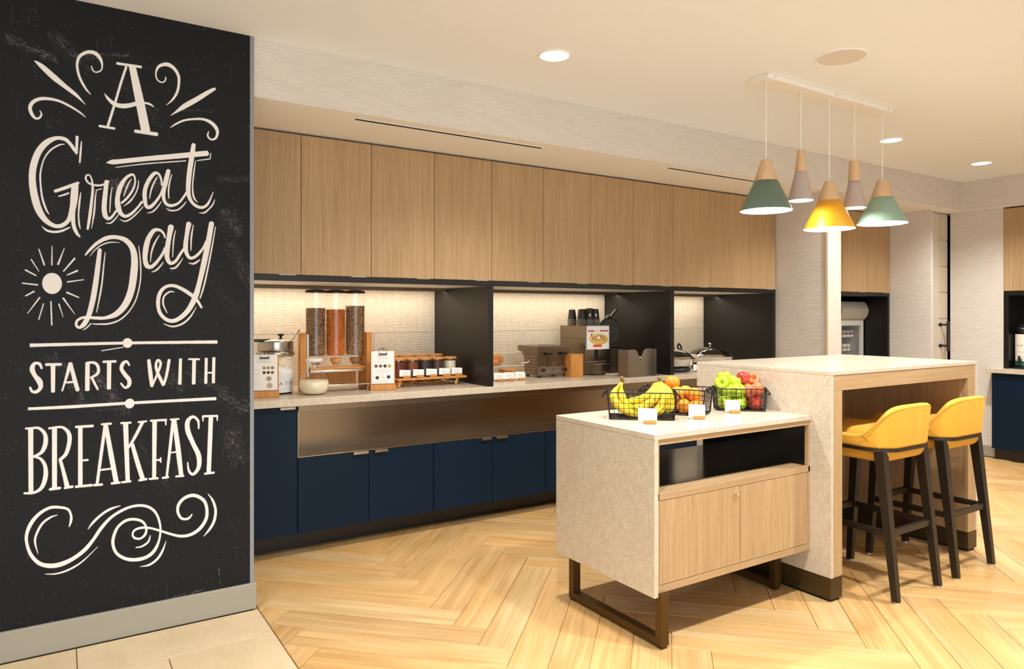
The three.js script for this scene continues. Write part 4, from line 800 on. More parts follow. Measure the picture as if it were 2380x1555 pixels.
// pieces of cereal packed against a tube wall, as one uncountable fill
function filling(parent, x, y0, y1, z, R, size, n, colors, seed, geo) {
  const r = rng(seed), core = part(parent, 'fill_core', std(colors[0], 0.9), cyl(x, y0, y1 - size * 0.6, z, R - size * 0.7, R - size * 0.7, 24));
  const g = geo ?? new THREE.IcosahedronGeometry(size / 2, 0), im = new THREE.InstancedMesh(g, std('#ffffff', 0.85), n), m = new THREE.Matrix4(), q = new THREE.Quaternion(), o = originOf.get(parent), col = new THREE.Color();
  for (let i = 0; i < n; i++) {
    const lid = i > n * 0.86, a = r() * 6.283, rr = lid ? (R - size * 0.4) * Math.sqrt(r()) : R - size * (0.45 + 0.25 * r()), y = lid ? y1 - size * (0.2 + 0.5 * r()) : y0 + size * 0.4 + (y1 - y0 - size * 0.6) * r();
    q.setFromEuler(new THREE.Euler(r() * 6, r() * 6, r() * 6)); m.compose(V(x + Math.cos(a) * rr - o[0], y - o[1], z + Math.sin(a) * rr - o[2]), q, V(1, 0.8 + 0.4 * r(), 1)); im.setMatrixAt(i, m); im.setColorAt(i, col.set(colors[Math.floor(r() * colors.length)]));
  }
  im.name = 'cereal'; im.userData = { kind: 'stuff' }; parent.add(im);
}
// cereal stand with three tubes
{
  const t = thing('cereal_stand', 'wood and steel stand holding three clear cereal dispensers', 'dispenser stand', [1.4, C, -4.22]);
  const zf = -4.12, zb = -4.36;
  part(t, 'side_panel', M.bamboo, bx(1.2, 1.236, C, 1.222, -4.25, -4.195, 0.002)); part(t, 'side_panel', M.bamboo, bx(1.596, 1.632, C, 1.222, zb + 0.06, -4.15, 0.002));
  part(t, 'side_rail', M.chrome, bx(1.238, 1.252, C, 1.215, -4.205, -4.193, 0.002)); part(t, 'side_rail', M.chrome, bx(1.633, 1.645, C, 1.218, -4.17, -4.155, 0.002));
  part(t, 'cross_shelf', M.bamboo, bx(1.253, 1.596, 1.0, 1.016, -4.34, -4.17, 0.002)); part(t, 'back_board', M.bamboo, bx(1.253, 1.596, C + 0.03, 1.0, -4.35, -4.342, 0));
  part(t, 'hopper_box', M.acrylic, [bx(1.253, 1.596, 1.018, 1.0184, -4.34, -4.175, 0), bx(1.253, 1.596, 1.018, 1.084, -4.1754, -4.175, 0), bx(1.253, 1.596, 1.0836, 1.084, -4.34, -4.175, 0)]); part(t, 'front_rail', M.chrome, [bx(1.252, 1.6, 0.985, 1.0, -4.165, -4.15, 0.003)]);
  part(t, 'drip_tray', M.chrome, [bx(1.262, 1.6, C + 0.036, C + 0.044, -4.18, -4.085, 0.002), bx(1.275, 1.285, C, C + 0.036, -4.1, -4.09, 0.001), bx(1.58, 1.59, C, C + 0.036, -4.1, -4.09, 0.001), bx(1.27, 1.6, C, C + 0.008, -4.3, -4.18, 0.001)]);
  const tubes = [[1.309, 1.37, 'left clear cereal tube filled with dark brown flakes', ['#8a6342', '#9d7a52', '#b08a60', '#6a4a30']], [1.434, 1.362, 'middle clear cereal tube filled with orange and green fruity loops', ['#e07a22', '#eda03a', '#d0601f', '#b0a03c', '#dc563a', '#e88c34', '#e07c28']], [1.559, 1.385, 'right clear cereal tube filled with light brown clusters', ['#96704e', '#a88058', '#b89468', '#7c5a3e']]];
  tubes.forEach(([x, yl, label, cols], i) => {
    const z = -4.255, d = thing('cereal_dispenser', label, 'cereal dispenser', [x, 1.0165, z], 'clear cereal tubes');
    part(d, 'tube', M.acrylic, lathe([[0.0605, 1.085], [0.0605, 1.47]], 48, x, 0, z)); part(d, 'lid', M.plasticBlack, lathe([[0.062, 1.466], [0.063, 1.474], [0.056, 1.482], [0.02, 1.487], [0, 1.488]], 40, x, 0, z));
    part(d, 'hopper', M.acrylic, [lathe([[0.0605, 1.085], [0.058, 1.06], [0.03, 1.02]], 40, x, 0, z)]); const kn = part(d, 'turn_knob', M.acrylic, (() => { const g = new THREE.CylinderGeometry(0.022, 0.022, 0.02, 20); g.rotateX(Math.PI / 2); g.translate(x, 1.048, z + 0.075); return g; })());
    part(d, 'paddle', std(cols[1], 0.8), lathe([[0, 1.024], [0.02, 1.024], [0.034, 1.05], [0.03, 1.064], [0, 1.066]], 24, x, 0, z));
    filling(d, x, 1.086, yl, z, 0.0585, i === 1 ? 0.0115 : 0.0105, 2300, cols, 31 + i, i === 1 ? new THREE.TorusGeometry(0.0042, 0.002, 5, 8) : undefined);
  });
}
// milk carafe
{
  const x = 1.234, z = -4.04, t = thing('milk_carafe', 'round glass carafe of cream milk with a white lid', 'carafe', [x, C, z]);
  const prof = [[0.052, 0.001], [0.07, 0.012], [0.082, 0.04], [0.0835, 0.062], [0.075, 0.095], [0.055, 0.122], [0.044, 0.14], [0.042, 0.175], [0.045, 0.19]];
  part(t, 'glass', M.glass, lathe(prof, 56, x, C, z)); part(t, 'milk', std('#f3e6c6', 0.4), lathe([[0, 0.002], [0.05, 0.003], [0.0685, 0.0135], [0.0805, 0.04], [0.082, 0.062], [0.0785, 0.08], [0, 0.08]], 56, x, C, z)); part(t, 'lid', M.white, lathe([[0.036, 0.186], [0.047, 0.19], [0.047, 0.2], [0.04, 0.206], [0, 0.207]], 40, x, C, z));
}
// topping jars on a bamboo stand
{
  const zr = -4.16, t = thing('jar_stand', 'low bamboo stand on splayed feet for topping jars', 'stand', [2.05, C, -4.2]);
  part(t, 'board', M.bamboo, bx(1.78, 2.275, C + 0.042, C + 0.056, -4.245, -4.1, 0.003));
  for (const x of [1.81, 2.215]) part(t, 'foot', M.bamboo, [bar([x, C + 0.042, -4.12], [x - 0.02, C + 0.001, -4.11], 0.02, 0.014), bar([x, C + 0.042, -4.235], [x - 0.02, C + 0.001, -4.245], 0.02, 0.014)]); part(t, 'rear_step', M.bamboo, bx(1.78, 2.2, C + 0.001, C + 0.012, -4.42, -4.29, 0.002));
  const jarTex = (a, b, s) => { const n = noiseField(s, 40, 30), n2 = noiseField(s + 1, 80, 60); return pixelTex(256, 192, 1, 1, (u, v) => mixc(a, b, Math.min(1, Math.max(0, 0.6 * n(u, v) + 0.6 * n2(u, v) - 0.1)))); };
  const jars = [[1.823, 'dark red dried fruit', [70, 24, 16], [140, 62, 42]], [1.917, 'chopped brown nuts', [84, 36, 18], [160, 88, 52]], [2.01, 'black raisins', [22, 18, 20], [70, 58, 58]], [2.103, 'dark chocolate pieces', [44, 24, 22], [110, 76, 64]], [2.196, 'white coconut flakes', [206, 188, 150], [250, 240, 216]]];
  jars.forEach(([x, what, a, b], i) => {
    const z = -4.195, y = C + 0.0565, j = thing('topping_jar', 'small clear jar of ' + what + ' with a wooden lid on the bamboo stand', 'jar', [x, y, z], 'topping jars on the bamboo stand');
    part(j, 'jar', M.glass, lathe([[0.034, 0.001], [0.041, 0.006], [0.041, 0.11]], 32, x, y, z)); part(j, 'contents', std('#ffffff', 0.85, { map: jarTex(a, b, 200 + 3 * i) }), cyl(x, y + 0.003, y + 0.098, z, 0.0385, 0.0385, 32)); part(j, 'lid', M.bamboo, cyl(x, y + 0.1105, y + 0.122, z, 0.046, 0.046, 36));
    nameCard('small white name card in front of the jar of ' + what, x + 0.02, C + 0.0565, -4.122, -0.3, 0.07, 0.043);
  });
  [1.84, 1.95, 2.06, 2.165].forEach((x, i) => { const z = -4.355, y = C + 0.0125, j = thing('topping_jar', `tall clear topping jar in the back row, ${['first', 'second', 'third', 'fourth'][i]} from the cereal stand`, 'jar', [x, y, z], 'topping jars in the back row'); part(j, 'jar', M.glass, lathe([[0.04, 0.001], [0.047, 0.006], [0.047, 0.165]], 32, x, y, z)); part(j, 'contents', std('#8a5636', 0.85, { bumpMap: peelBump, bumpScale: 0.004 }), cyl(x, y + 0.003, y + 0.14, z, 0.044, 0.044, 32)); part(j, 'lid', M.bamboo, cyl(x, y + 0.1655, y + 0.178, z, 0.053, 0.053, 36)); });
}
// bread bins
{
  const t = thing('bread_bin', 'clear acrylic two-tier bread bin left of the toaster', 'bread bin', [2.55, C, -4.3]);
  const x0 = 2.36, x1 = 2.8, z0 = -4.45, z1 = -4.2;
  part(t, 'box', M.acrylic, [bx(x0, x1, C + 0.001, C + 0.0014, z0, z1, 0), bx(x0, x0 + 0.0004, C, C + 0.19, z0, z1, 0), bx(x1, x1 + 0.0004, C, C + 0.19, z0, z1, 0), bx(x0, x1, C, C + 0.19, z0, z0 + 0.0004, 0), bx(x0, x1, C + 0.005, C + 0.08, z1, z1 + 0.0004, 0), bx(x0, x1, C + 0.1, C + 0.17, z1 - 0.06, z1 - 0.0596, 0), bx(x0, x1, C + 0.19, C + 0.1904, z0, z1 - 0.03, 0), bx(x0, x1, C + 0.095, C + 0.0954, z0, z1 - 0.02, 0)]);
  part(t, 'edge_strips', std('#f5e6d2', 0.3), [bx(x0, x1, C + 0.19, C + 0.194, z1 - 0.034, z1 - 0.03, 0), bx(x0, x1, C + 0.19, C + 0.194, z0, z0 + 0.004, 0), bx(x0, x1, C + 0.094, C + 0.098, z1 - 0.024, z1 - 0.02, 0)]);
  part(t, 'tongs', M.chrome, [tube([[2.74, C + 0.115, -4.17], [2.79, C + 0.12, -4.15], [2.81, C + 0.13, -4.15]], 0.004, 12, 6), bx(2.66, 2.8, C + 0.112, C + 0.116, -4.18, -4.165, 0.001)]);
  const crust = std('#ffffff', 0.8, { map: (() => { const a = noiseField(301, 14, 14), b = noiseField(302, 60, 60); return pixelTex(256, 256, 0.2, 0.2, (u, v) => mixc([184, 106, 40], [232, 176, 104], 0.6 * a(u, v) + 0.4 * b(u, v))); })() });
  const bagel = (x, y, z, s, label) => { const b = thing('bread_roll', label, 'bread', [x, y, z], 'bread in the clear bin'); const g = new THREE.TorusGeometry(0.032 * s, 0.02 * s, 12, 28); g.rotateX(Math.PI / 2); g.translate(x, y + 0.02 * s, z); part(b, 'bagel', crust, g); };
  [['bottom tier, left front bagel', 2.44, 0.0022, -4.26], ['bottom tier, middle front bagel', 2.56, 0.0022, -4.265], ['bottom tier, right front bagel', 2.68, 0.0022, -4.26], ['upper tier, left bagel', 2.45, 0.0962, -4.33], ['upper tier, right bagel', 2.6, 0.0962, -4.33]].forEach(([l, x, y, z]) => bagel(x, C + y, z, 1.05, 'golden bagel in the clear bread bin, ' + l));
  [['topmost slice of toast bread in the lower tier, near the toaster', 2.745, 0.045], ['lower slice of toast bread in the lower tier, near the toaster', 2.735, 0.022]].forEach(([l, x, y]) => { const b = thing('bread_slice', l, 'bread', [x, C + y, -4.33], 'bread in the clear bin'); part(b, 'slice', crust, bc(x, C + y + 0.009, -4.34, 0.1, 0.018, 0.1, 0.006, { seg: 2 })); });
  const loaf = thing('bread_loaf', 'long golden loaf lying across the upper tier of the bread bin', 'bread', [2.6, C + 0.0962, -4.41]); part(loaf, 'loaf', crust, at(new THREE.CapsuleGeometry(0.036, 0.26, 6, 20), 2.58, C + 0.0962 + 0.036, -4.405, 0, 0, Math.PI / 2));
  nameCard('small white card in front of the bread bin, half behind the black divider', 2.55, C, -4.13, -0.3); nameCard('small white card in front of the bread bin, middle of three', 2.632, C, -4.128, -0.3); nameCard('small white card in front of the bread bin, nearest the toaster', 2.72, C, -4.126, -0.3);
}
// toaster
{
  const x0 = 2.915, x1 = 3.2, zf = -4.215, t = thing('toaster', 'stainless four-slice toaster with two black levers', 'toaster', [3.06, C, -4.34]);
  const y0 = C + 0.018, y1 = C + 0.226;
  const sh = new THREE.Shape(); sh.moveTo(-zf, y0); sh.lineTo(-zf + 0.16, y0); sh.lineTo(-zf + 0.16, y1 - 0.1); sh.quadraticCurveTo(-zf + 0.17, y1 - 0.05, -zf + 0.25, y1 - 0.03); sh.lineTo(-zf + 0.25, y1); sh.lineTo(-zf, y1); sh.closePath();
  { const g = prep(new THREE.ExtrudeGeometry(sh, { depth: x1 - x0 - 0.012, bevelEnabled: true, bevelSize: 0.004, bevelThickness: 0.004, bevelSegments: 2, curveSegments: 8 })); g.rotateY(Math.PI / 2); g.translate(x0 + 0.006, 0, 0); part(t, 'body', M.steel, boxUV(g)); }
  part(t, 'front_plate', M.steel, bx(x0, x1, y0 - 0.004, y1 - 0.002, zf + 0.004, zf + 0.012, 0.002)); part(t, 'slots', M.darkGap, [0.05, 0.11, 0.175, 0.235].map((q) => bx(x0 + q - 0.012, x0 + q + 0.012, y1 + 0.0035, y1 + 0.0045, -4.42, -4.25, 0)));
  part(t, 'louvres', M.steelPlain, [...Array(6)].map((_, i) => bx(x0 - 0.004, x0 + 0.004, y0 + 0.02 + i * 0.022, y0 + 0.026 + i * 0.022, -4.36, -4.23, 0.0015)));
  for (const q of [0.09, 0.225]) { part(t, 'lever', M.plasticBlack, [bc(x0 + q, y1 - 0.052, zf + 0.036, 0.046, 0.02, 0.018, 0.004), bc(x0 + q, y1 - 0.052, zf + 0.02, 0.012, 0.01, 0.02, 0.001)]); part(t, 'lever_slot', M.darkGap, bc(x0 + q, y1 - 0.105, zf + 0.0122, 0.005, 0.085, 0.0006, 0)); }
  const pan = part(t, 'control_panel', M.steelPlain, bx(x0 + 0.012, x1 - 0.012, y0 + 0.012, y0 + 0.062, zf + 0.012, zf + 0.0155, 0.001)); part(pan, 'print', std('#55504a', 0.6), [bc(3.06, y0 + 0.04, zf + 0.0158, 0.036, 0.014, 0.0006, 0), bc(3.06, y0 + 0.022, zf + 0.0158, 0.06, 0.003, 0.0006, 0), bc(3.06, y0 + 0.083, zf + 0.0125, 0.014, 0.022, 0.0006, 0)]);
  for (const q of [0.045, 0.24]) { const k = cyl(0, 0, 0.018, 0, 0.0155, 0.013, 24); k.rotateX(Math.PI / 2); k.translate(x0 + q, y0 + 0.037, zf + 0.0155); part(t, 'dial', std('#3b1f18', 0.3), k); }
  for (const [x, z] of [[x0 + 0.03, zf - 0.01], [x1 - 0.025, zf - 0.01], [x0 + 0.03, -4.37], [x1 - 0.025, -4.37]]) part(t, 'foot', M.plasticBlack, cyl(x, C, C + 0.019, z, 0.013, 0.012, 16));
}
// bamboo holder, batter dispenser with cups, waffle maker, steel caddy
{
  const t = thing('bamboo_box', 'upright bamboo box between the toaster and the batter dispenser', 'box', [3.2, C, -4.16]);
  part(t, 'wall', M.bamboo, [bx(3.17, 3.285, C, C + 0.165, -4.146, -4.138, 0.001), bx(3.17, 3.178, C, C + 0.165, -4.23, -4.146, 0.001), bx(3.277, 3.285, C, C + 0.165, -4.23, -4.146, 0.001), bx(3.17, 3.285, C, C + 0.165, -4.238, -4.23, 0.001)]); part(t, 'floor_board', M.bamboo, bx(3.178, 3.277, C + 0.001, C + 0.01, -4.23, -4.146, 0)); for (const x of [3.2, 3.227, 3.252]) part(t, 'divider', M.bamboo, bx(x, x + 0.003, C + 0.01, C + 0.15, -4.23, -4.146, 0));
  const b = thing('batter_dispenser', 'tall stainless waffle batter dispenser with a printed waffle sign', 'dispenser', [3.47, C, -4.36]);
  const x0 = 3.355, x1 = 3.572, zf = -4.2, y1 = 1.247;
  part(b, 'body', M.steel, [bx(x0, x1, 1.15, y1, -4.52, zf, 0.003), bx(x0, x1, C + 0.1, 1.15, -4.52, zf, 0.003)]); part(b, 'foot_block', M.steel, [bx(x0 - 0.002, x1 - 0.005, C + 0.006, C + 0.102, -4.45, zf + 0.01, 0.002), bx(x0 + 0.05, x1 - 0.025, C + 0.006, C + 0.085, zf + 0.01, zf + 0.06, 0.002)]);
  part(b, 'base_plate', M.plasticBlack, bx(x0 + 0.01, x1 - 0.02, C, C + 0.006, -4.44, zf - 0.005, 0)); const sl = new THREE.Shape(); sl.moveTo(-0.017, 0); sl.lineTo(0.017, 0); sl.lineTo(0.017, 0.083); sl.absarc(0, 0.083, 0.017, 0, Math.PI, false); sl.closePath(); const sg = new THREE.ExtrudeGeometry(sl, { depth: 0.0015, bevelEnabled: false }); sg.translate(3.462, 0.985, zf + 0.0005); part(b, 'outlet', M.darkGap, sg, 'black arched outlet');
  const poster = print(384, 416, (g) => { const r = rng(8); g.fillStyle = '#eceaea'; g.fillRect(0, 0, 384, 416); g.fillStyle = '#fbfaf8'; g.fillRect(28, 18, 340, 386); g.fillStyle = '#cf4a5a'; g.fillRect(30, 78, 100, 26); g.fillRect(226, 78, 140, 26); g.fillStyle = '#e9a0a4'; g.fillRect(140, 86, 76, 8); g.fillStyle = '#b8423c'; g.beginPath(); g.moveTo(40, 240); g.lineTo(82, 130); g.lineTo(110, 150); g.lineTo(64, 260); g.fill(); g.fillStyle = '#e9bf52'; g.beginPath(); g.ellipse(206, 236, 160, 100, 0.05, 0, 7); g.fill(); g.fillStyle = '#f2d98a'; g.beginPath(); g.ellipse(200, 214, 138, 78, 0, 0, 7); g.fill(); g.strokeStyle = '#a4512a'; g.lineWidth = 11; for (let i = 0; i < 8; i++) { g.beginPath(); g.moveTo(76 + i * 30, 168 + 16 * Math.sin(i)); g.quadraticCurveTo(110 + i * 30, 220, 100 + i * 30, 276 - 12 * Math.cos(i)); g.stroke(); } for (let i = 0; i < 40; i++) { g.fillStyle = r() < 0.5 ? '#5a2a1a' : '#c23a2a'; g.beginPath(); g.arc(100 + 220 * r(), 170 + 110 * r(), 5, 0, 7); g.fill(); } g.fillStyle = '#fdf3cf'; g.beginPath(); g.ellipse(206, 212, 28, 22, 0.3, 0, 7); g.fill(); g.fillStyle = '#e4553f'; g.fillRect(110, 332, 150, 44); });
  part(b, 'waffle_sign', std('#ffffff', 0.35, { map: poster }), faceUV(bx(3.362, 3.586, 1.066, 1.247, zf + 0.0035, zf + 0.006, 0)), 'printed sign of a waffle with red bands');
  const cupP = [[3.39, -4.41, 0.125, 'left rear'], [3.405, -4.31, 0.125, 'left front'], [3.462, -4.285, 0.135, 'middle front'], [3.525, -4.29, 0.13, 'right front'], [3.49, -4.4, 0.13, 'right rear']];
  cupP.forEach(([x, z, h, w]) => { const c = thing('cup_stack', `stack of black paper cups upside down on the batter dispenser, ${w}`, 'cups', [x, y1, z], 'stacks of black cups'); part(c, 'top_cup', std('#26211e', 0.5), lathe([[0, h], [0.024, h], [0.0255, h - 0.003], [0.034, 0.045]].reverse(), 32, x, y1, z)); part(c, 'lower_cup_rims', std('#6b625a', 0.45), [0, 0.012, 0.024, 0.036].map((q) => lathe([[0.0335, q], [0.0372, q + 0.002], [0.0372, q + 0.006], [0.034, q + 0.011]], 32, x, y1 + 0.001, z)));
    if (/middle|right front/.test(w)) { const d = new THREE.CylinderGeometry(0.0315, 0.0322, 0.02, 20, 1, true, -0.75, 0.5); d.translate(x, y1 + 0.082, z); part(c, 'mark', std('#c9bcae', 0.6), d, 'small pale round mark'); } });
  // waffle maker: open, upper plate standing
  const w = thing('waffle_maker', 'open waffle maker with round black grid plate and raised handle', 'waffle maker', [3.66, C, -4.3]);
  part(w, 'base', M.steel, [bx(3.6, 3.755, C + 0.006, C + 0.2, -4.36, -4.215, 0.004), bx(3.61, 3.745, C + 0.2, C + 0.225, -4.35, -4.225, 0.008)]); part(w, 'side_panel', M.plasticBlack, bx(3.577, 3.6, C, C + 0.21, -4.34, -4.2, 0.002));
  const pl = part(w, 'upper_plate', std('#33302d', 0.5, { metalness: 0.2 }), (() => { const g = new THREE.CylinderGeometry(0.105, 0.105, 0.02, 56); g.rotateX(Math.PI / 2); g.translate(3.645, 1.2, -4.272); const rim = new THREE.TorusGeometry(0.105, 0.006, 8, 56); rim.translate(3.645, 1.2, -4.262); return [g, rim]; })());
  part(pl, 'grid', std('#6a6660', 0.4, { metalness: 0.3 }), (() => { const out = []; for (let i = -5; i <= 5; i++) { const q = i * 0.018, L = Math.sqrt(Math.max(0, 0.097 * 0.097 - q * q)); if (L > 0.02) { const wd = i === 0 ? 0.008 : 0.0045; out.push(bc(3.645 + q, 1.2, -4.2585, wd, 2 * L, 0.008, 0), bc(3.645, 1.2 + q, -4.2585, 2 * L, wd, 0.008, 0)); } } return out; })());
  part(w, 'arm', M.plasticBlack, [bar([3.63, 1.295, -4.27], [3.652, 1.318, -4.262], 0.04, 0.024), bar([3.61, 1.29, -4.275], [3.6, 1.08, -4.28], 0.02)]); part(w, 'handle', M.plasticBlack, rod([3.648, 1.312, -4.262], [3.7, 1.375, -4.245], 0.014, 16)); part(w, 'handle_trim', M.chrome, rod([3.642, 1.317, -4.25], [3.69, 1.376, -4.233], 0.004, 10));
  // stainless caddy with a scooped front
  const c = thing('steel_caddy', 'stainless condiment caddy with scooped sides at the worktop edge', 'caddy', [3.65, C, -3.93]);
  const cut = new THREE.Shape(); cut.moveTo(0, 0); cut.lineTo(0.13, 0); cut.lineTo(0.13, 0.095); cut.bezierCurveTo(0.1, 0.11, 0.1, 0.19, 0.06, 0.2); cut.lineTo(0, 0.2); cut.closePath();
  const side = (sx, x, z, ry) => at(new THREE.ExtrudeGeometry(cut, { depth: 0.003, bevelEnabled: true, bevelSize: 0.001, bevelThickness: 0.001, bevelSegments: 1 }).scale(sx, 1, 1), x, C + 0.001, z, ry);
  part(c, 'front_plate', M.caddy, [bx(3.5, 3.503, C, C + 0.2, -3.99, -3.875, 0.0), side(1, 3.5, -3.878, 0)]); { const s2 = prep(side(1, 0, 0, 0)); s2.scale(-1, 1, 1); const p = s2.attributes.position, n = s2.attributes.normal; for (const a of [p, n]) for (let i = 0; i < a.count; i += 3) { const b2 = [a.getX(i + 1), a.getY(i + 1), a.getZ(i + 1)]; a.setXYZ(i + 1, a.getX(i + 2), a.getY(i + 2), a.getZ(i + 2)); a.setXYZ(i + 2, ...b2); } s2.translate(3.8, 0, -3.95); part(c, 'rear_plate', M.caddy, s2); }
  part(c, 'tray', M.caddy, [bx(3.503, 3.8, C, C + 0.003, -3.99, -3.878, 0), bx(3.797, 3.8, C, C + 0.2, -3.99, -3.9, 0), bx(3.61, 3.69, C, C + 0.13, -3.96, -3.955, 0)]); part(c, 'ball', M.chrome, [at(new THREE.SphereGeometry(0.011, 16, 12), 3.61, C + 0.135, -3.957), at(new THREE.SphereGeometry(0.011, 16, 12), 3.69, C + 0.135, -3.957)]);
  const tr = thing('drip_tray', 'flat pale drip tray lying before the waffle maker', 'tray', [3.56, C, -4.08]); part(tr, 'tray', std('#d6c9b8', 0.4), bx(3.48, 3.62, C, C + 0.014, -4.12, -4.05, 0.004));
}
// chafing dishes
{
  const chafer = (label, x, z, R, big) => {
    const t = thing('chafing_dish', label, 'chafing dish', [x, C, z], 'round chafing dishes');
    part(t, 'base', M.plasticBlack, lathe([[R * 0.8, 0], [R * 0.86, 0.01], [R * 0.86, 0.03], [R * 0.7, 0.04]], 40, x, C, z)); part(t, 'pan', M.chrome, lathe([[0, 0.03], [R * 0.72, 0.032], [R * 0.95, 0.055], [R, 0.095], [R + 0.012, 0.1], [R + 0.012, 0.108], [R - 0.004, 0.108]], 48, x, C, z));
    const lid = part(t, 'lid', M.chrome, lathe([[R + 0.006, 0.109], [R * 0.98, 0.118], [R * 0.93, 0.123]], 48, x, C, z)); part(lid, 'lid_glass', phys('#16110d', 0.05), lathe([[R * 0.93, 0.123], [R * 0.78, 0.15], [R * 0.5, 0.17], [R * 0.3, 0.175]], 48, x, C, z), 'dark window of the lid'); part(lid, 'lid_crown', M.chrome, lathe([[R * 0.34, 0.1745], [R * 0.2, 0.181], [0, 0.184]], 32, x, C, z));
    part(lid, 'knob', M.chrome, lathe([[0.006, 0.182], [0.005, 0.2], [0.016, 0.206], [0.017, 0.213], [0, 0.216]], 24, x, C, z)); part(lid, 'rib', M.chrome, tube([[x - R * 0.8, C + 0.14, z + R * 0.35], [x - R * 0.5, C + 0.168, z + R * 0.3], [x - R * 0.2, C + 0.182, z + R * 0.15]], 0.006, 14, 6));
    for (const s of [-1, 1]) part(t, 'handle', M.chrome, tube([[x + s * (R - 0.005), C + 0.095, z + 0.05], [x + s * (R + 0.045), C + 0.11, z + 0.04], [x + s * (R + 0.045), C + 0.11, z - 0.04], [x + s * (R - 0.005), C + 0.095, z - 0.05]], 0.006, 20, 8));
  };
  chafer('round chrome chafing dish beside the black divider', 4.19, -4.12, 0.17); chafer('round chrome chafing dish further right, half hidden by the island', 4.73, -4.2, 0.19);
  for (const [x, y, z, l] of [[4.36, 0.2, -4.5, 'curly black serving tongs behind the first chafing dish'], [4.56, 0.19, -4.47, 'curly black ladle hook between the chafing dishes'], [4.68, 0.2, -4.5, 'curly black ladle hook behind the far chafing dish']]) { const t = thing('utensil_hook', l, 'utensil', [x, C, z]); part(t, 'stem', M.plasticBlack, [tube([[x, C + 0.002, z], [x, C + y * 0.5, z], [x + 0.012, C + y * 0.8, z], [x - 0.02, C + y, z], [x - 0.035, C + y - 0.03, z], [x - 0.012, C + y - 0.055, z]], 0.008, 30, 8)]); part(t, 'foot', M.plasticBlack, cyl(x, C, C + 0.008, z, 0.03, 0.026, 20)); }
  nameCard('small white card in front of the chafing dishes at the island corner', 4.318, C, -3.965, -0.35, 0.06, 0.05);
}

// ---------------------------------------------------------------- fruit on the low cabinet
function basket(label, x, z, W, D, Hh, turn) {
  const t = thing('wire_basket', label, 'basket', [x, FT, z], 'black wire fruit baskets', turn), f = 1.07, tb = (y) => 1 + (f - 1) * y / Hh;
  const pt = (u, v, y) => [u * W / 2 * tb(y), y + 0.004, v * D / 2 * tb(y)], thick = 0.0028, thin = 0.0014, rim = [], mesh = [];
  const cs = [[-1, 1], [1, 1], [1, -1], [-1, -1]];
  for (let i = 0; i < 4; i++) { const a = cs[i], b = cs[(i + 1) % 4]; rim.push(rod(pt(...a, Hh), pt(...b, Hh), thick), rod(pt(...a, 0), pt(...b, 0), thick + 0.0006), rod(pt(...a, 0), pt(...a, Hh), thick)); }
  const nv = Math.round(W / 0.0215), nd = Math.round(D / 0.0215), nh = 5;
  for (const s of [-1, 1]) { for (let i = 1; i < nv; i++) { const u = -1 + 2 * i / nv; mesh.push(rod(pt(u, s, 0), pt(u, s, Hh), thin, 6)); } for (let i = 1; i < nd; i++) { const v = -1 + 2 * i / nd; mesh.push(rod(pt(s, v, 0), pt(s, v, Hh), thin, 6)); } for (let k = 1; k < nh; k++) { const y = Hh * k / nh; mesh.push(rod(pt(-1, s, y), pt(1, s, y), thin, 6), rod(pt(s, -1, y), pt(s, 1, y), thin, 6)); } }
  for (let i = 1; i < nv; i++) { const u = -1 + 2 * i / nv; mesh.push(rod(pt(u, -1, 0), pt(u, 1, 0), thin, 6)); } for (let i = 1; i < nd; i++) { const v = -1 + 2 * i / nd; mesh.push(rod(pt(-1, v, 0), pt(1, v, 0), thin, 6)); }
  part(t, 'rim', M.wire, rim); part(t, 'wire_mesh', M.wire, mesh);
  for (const s of [-1, 1]) { const hx = s * W / 2 * f; part(t, 'handle', M.wire, [tube([[hx, Hh + 0.004, 0.035], [hx + s * 0.012, Hh - 0.006, 0.036], [hx + s * 0.026, Hh - 0.024, 0.03], [hx + s * 0.026, Hh - 0.026, -0.03], [hx + s * 0.012, Hh - 0.006, -0.036], [hx, Hh + 0.004, -0.035]], 0.0028, 30, 7), ...[0.042, 0.036, 0.03, -0.03, -0.036, -0.042].map((q) => { const r = new THREE.TorusGeometry(0.0055, 0.002, 6, 12); r.rotateY(0); r.translate(hx, Hh + 0.004, q); return r; })]); }
  return t;
}
const B1 = { x: 2.259, z: -2.418, t: -0.706 }, B2 = { x: 2.521, z: -2.449, t: -1.047 }, B3 = { x: 2.866, z: -2.36, t: -0.706 };
basket('black wire basket of bananas, leftmost on the low cabinet', B1.x, B1.z, 0.287, 0.15, 0.118, B1.t);
basket('black wire basket of oranges, between bananas and apples', B2.x, B2.z, 0.287, 0.17, 0.118, B2.t);
basket('black wire basket of green and red apples against the island', B3.x, B3.z, 0.225, 0.125, 0.105, B3.t);
const inBasket = (b, u, y, v) => [b.x + u * Math.cos(b.t) + v * Math.sin(b.t), FT + 0.006 + y, b.z - u * Math.sin(b.t) + v * Math.cos(b.t)];
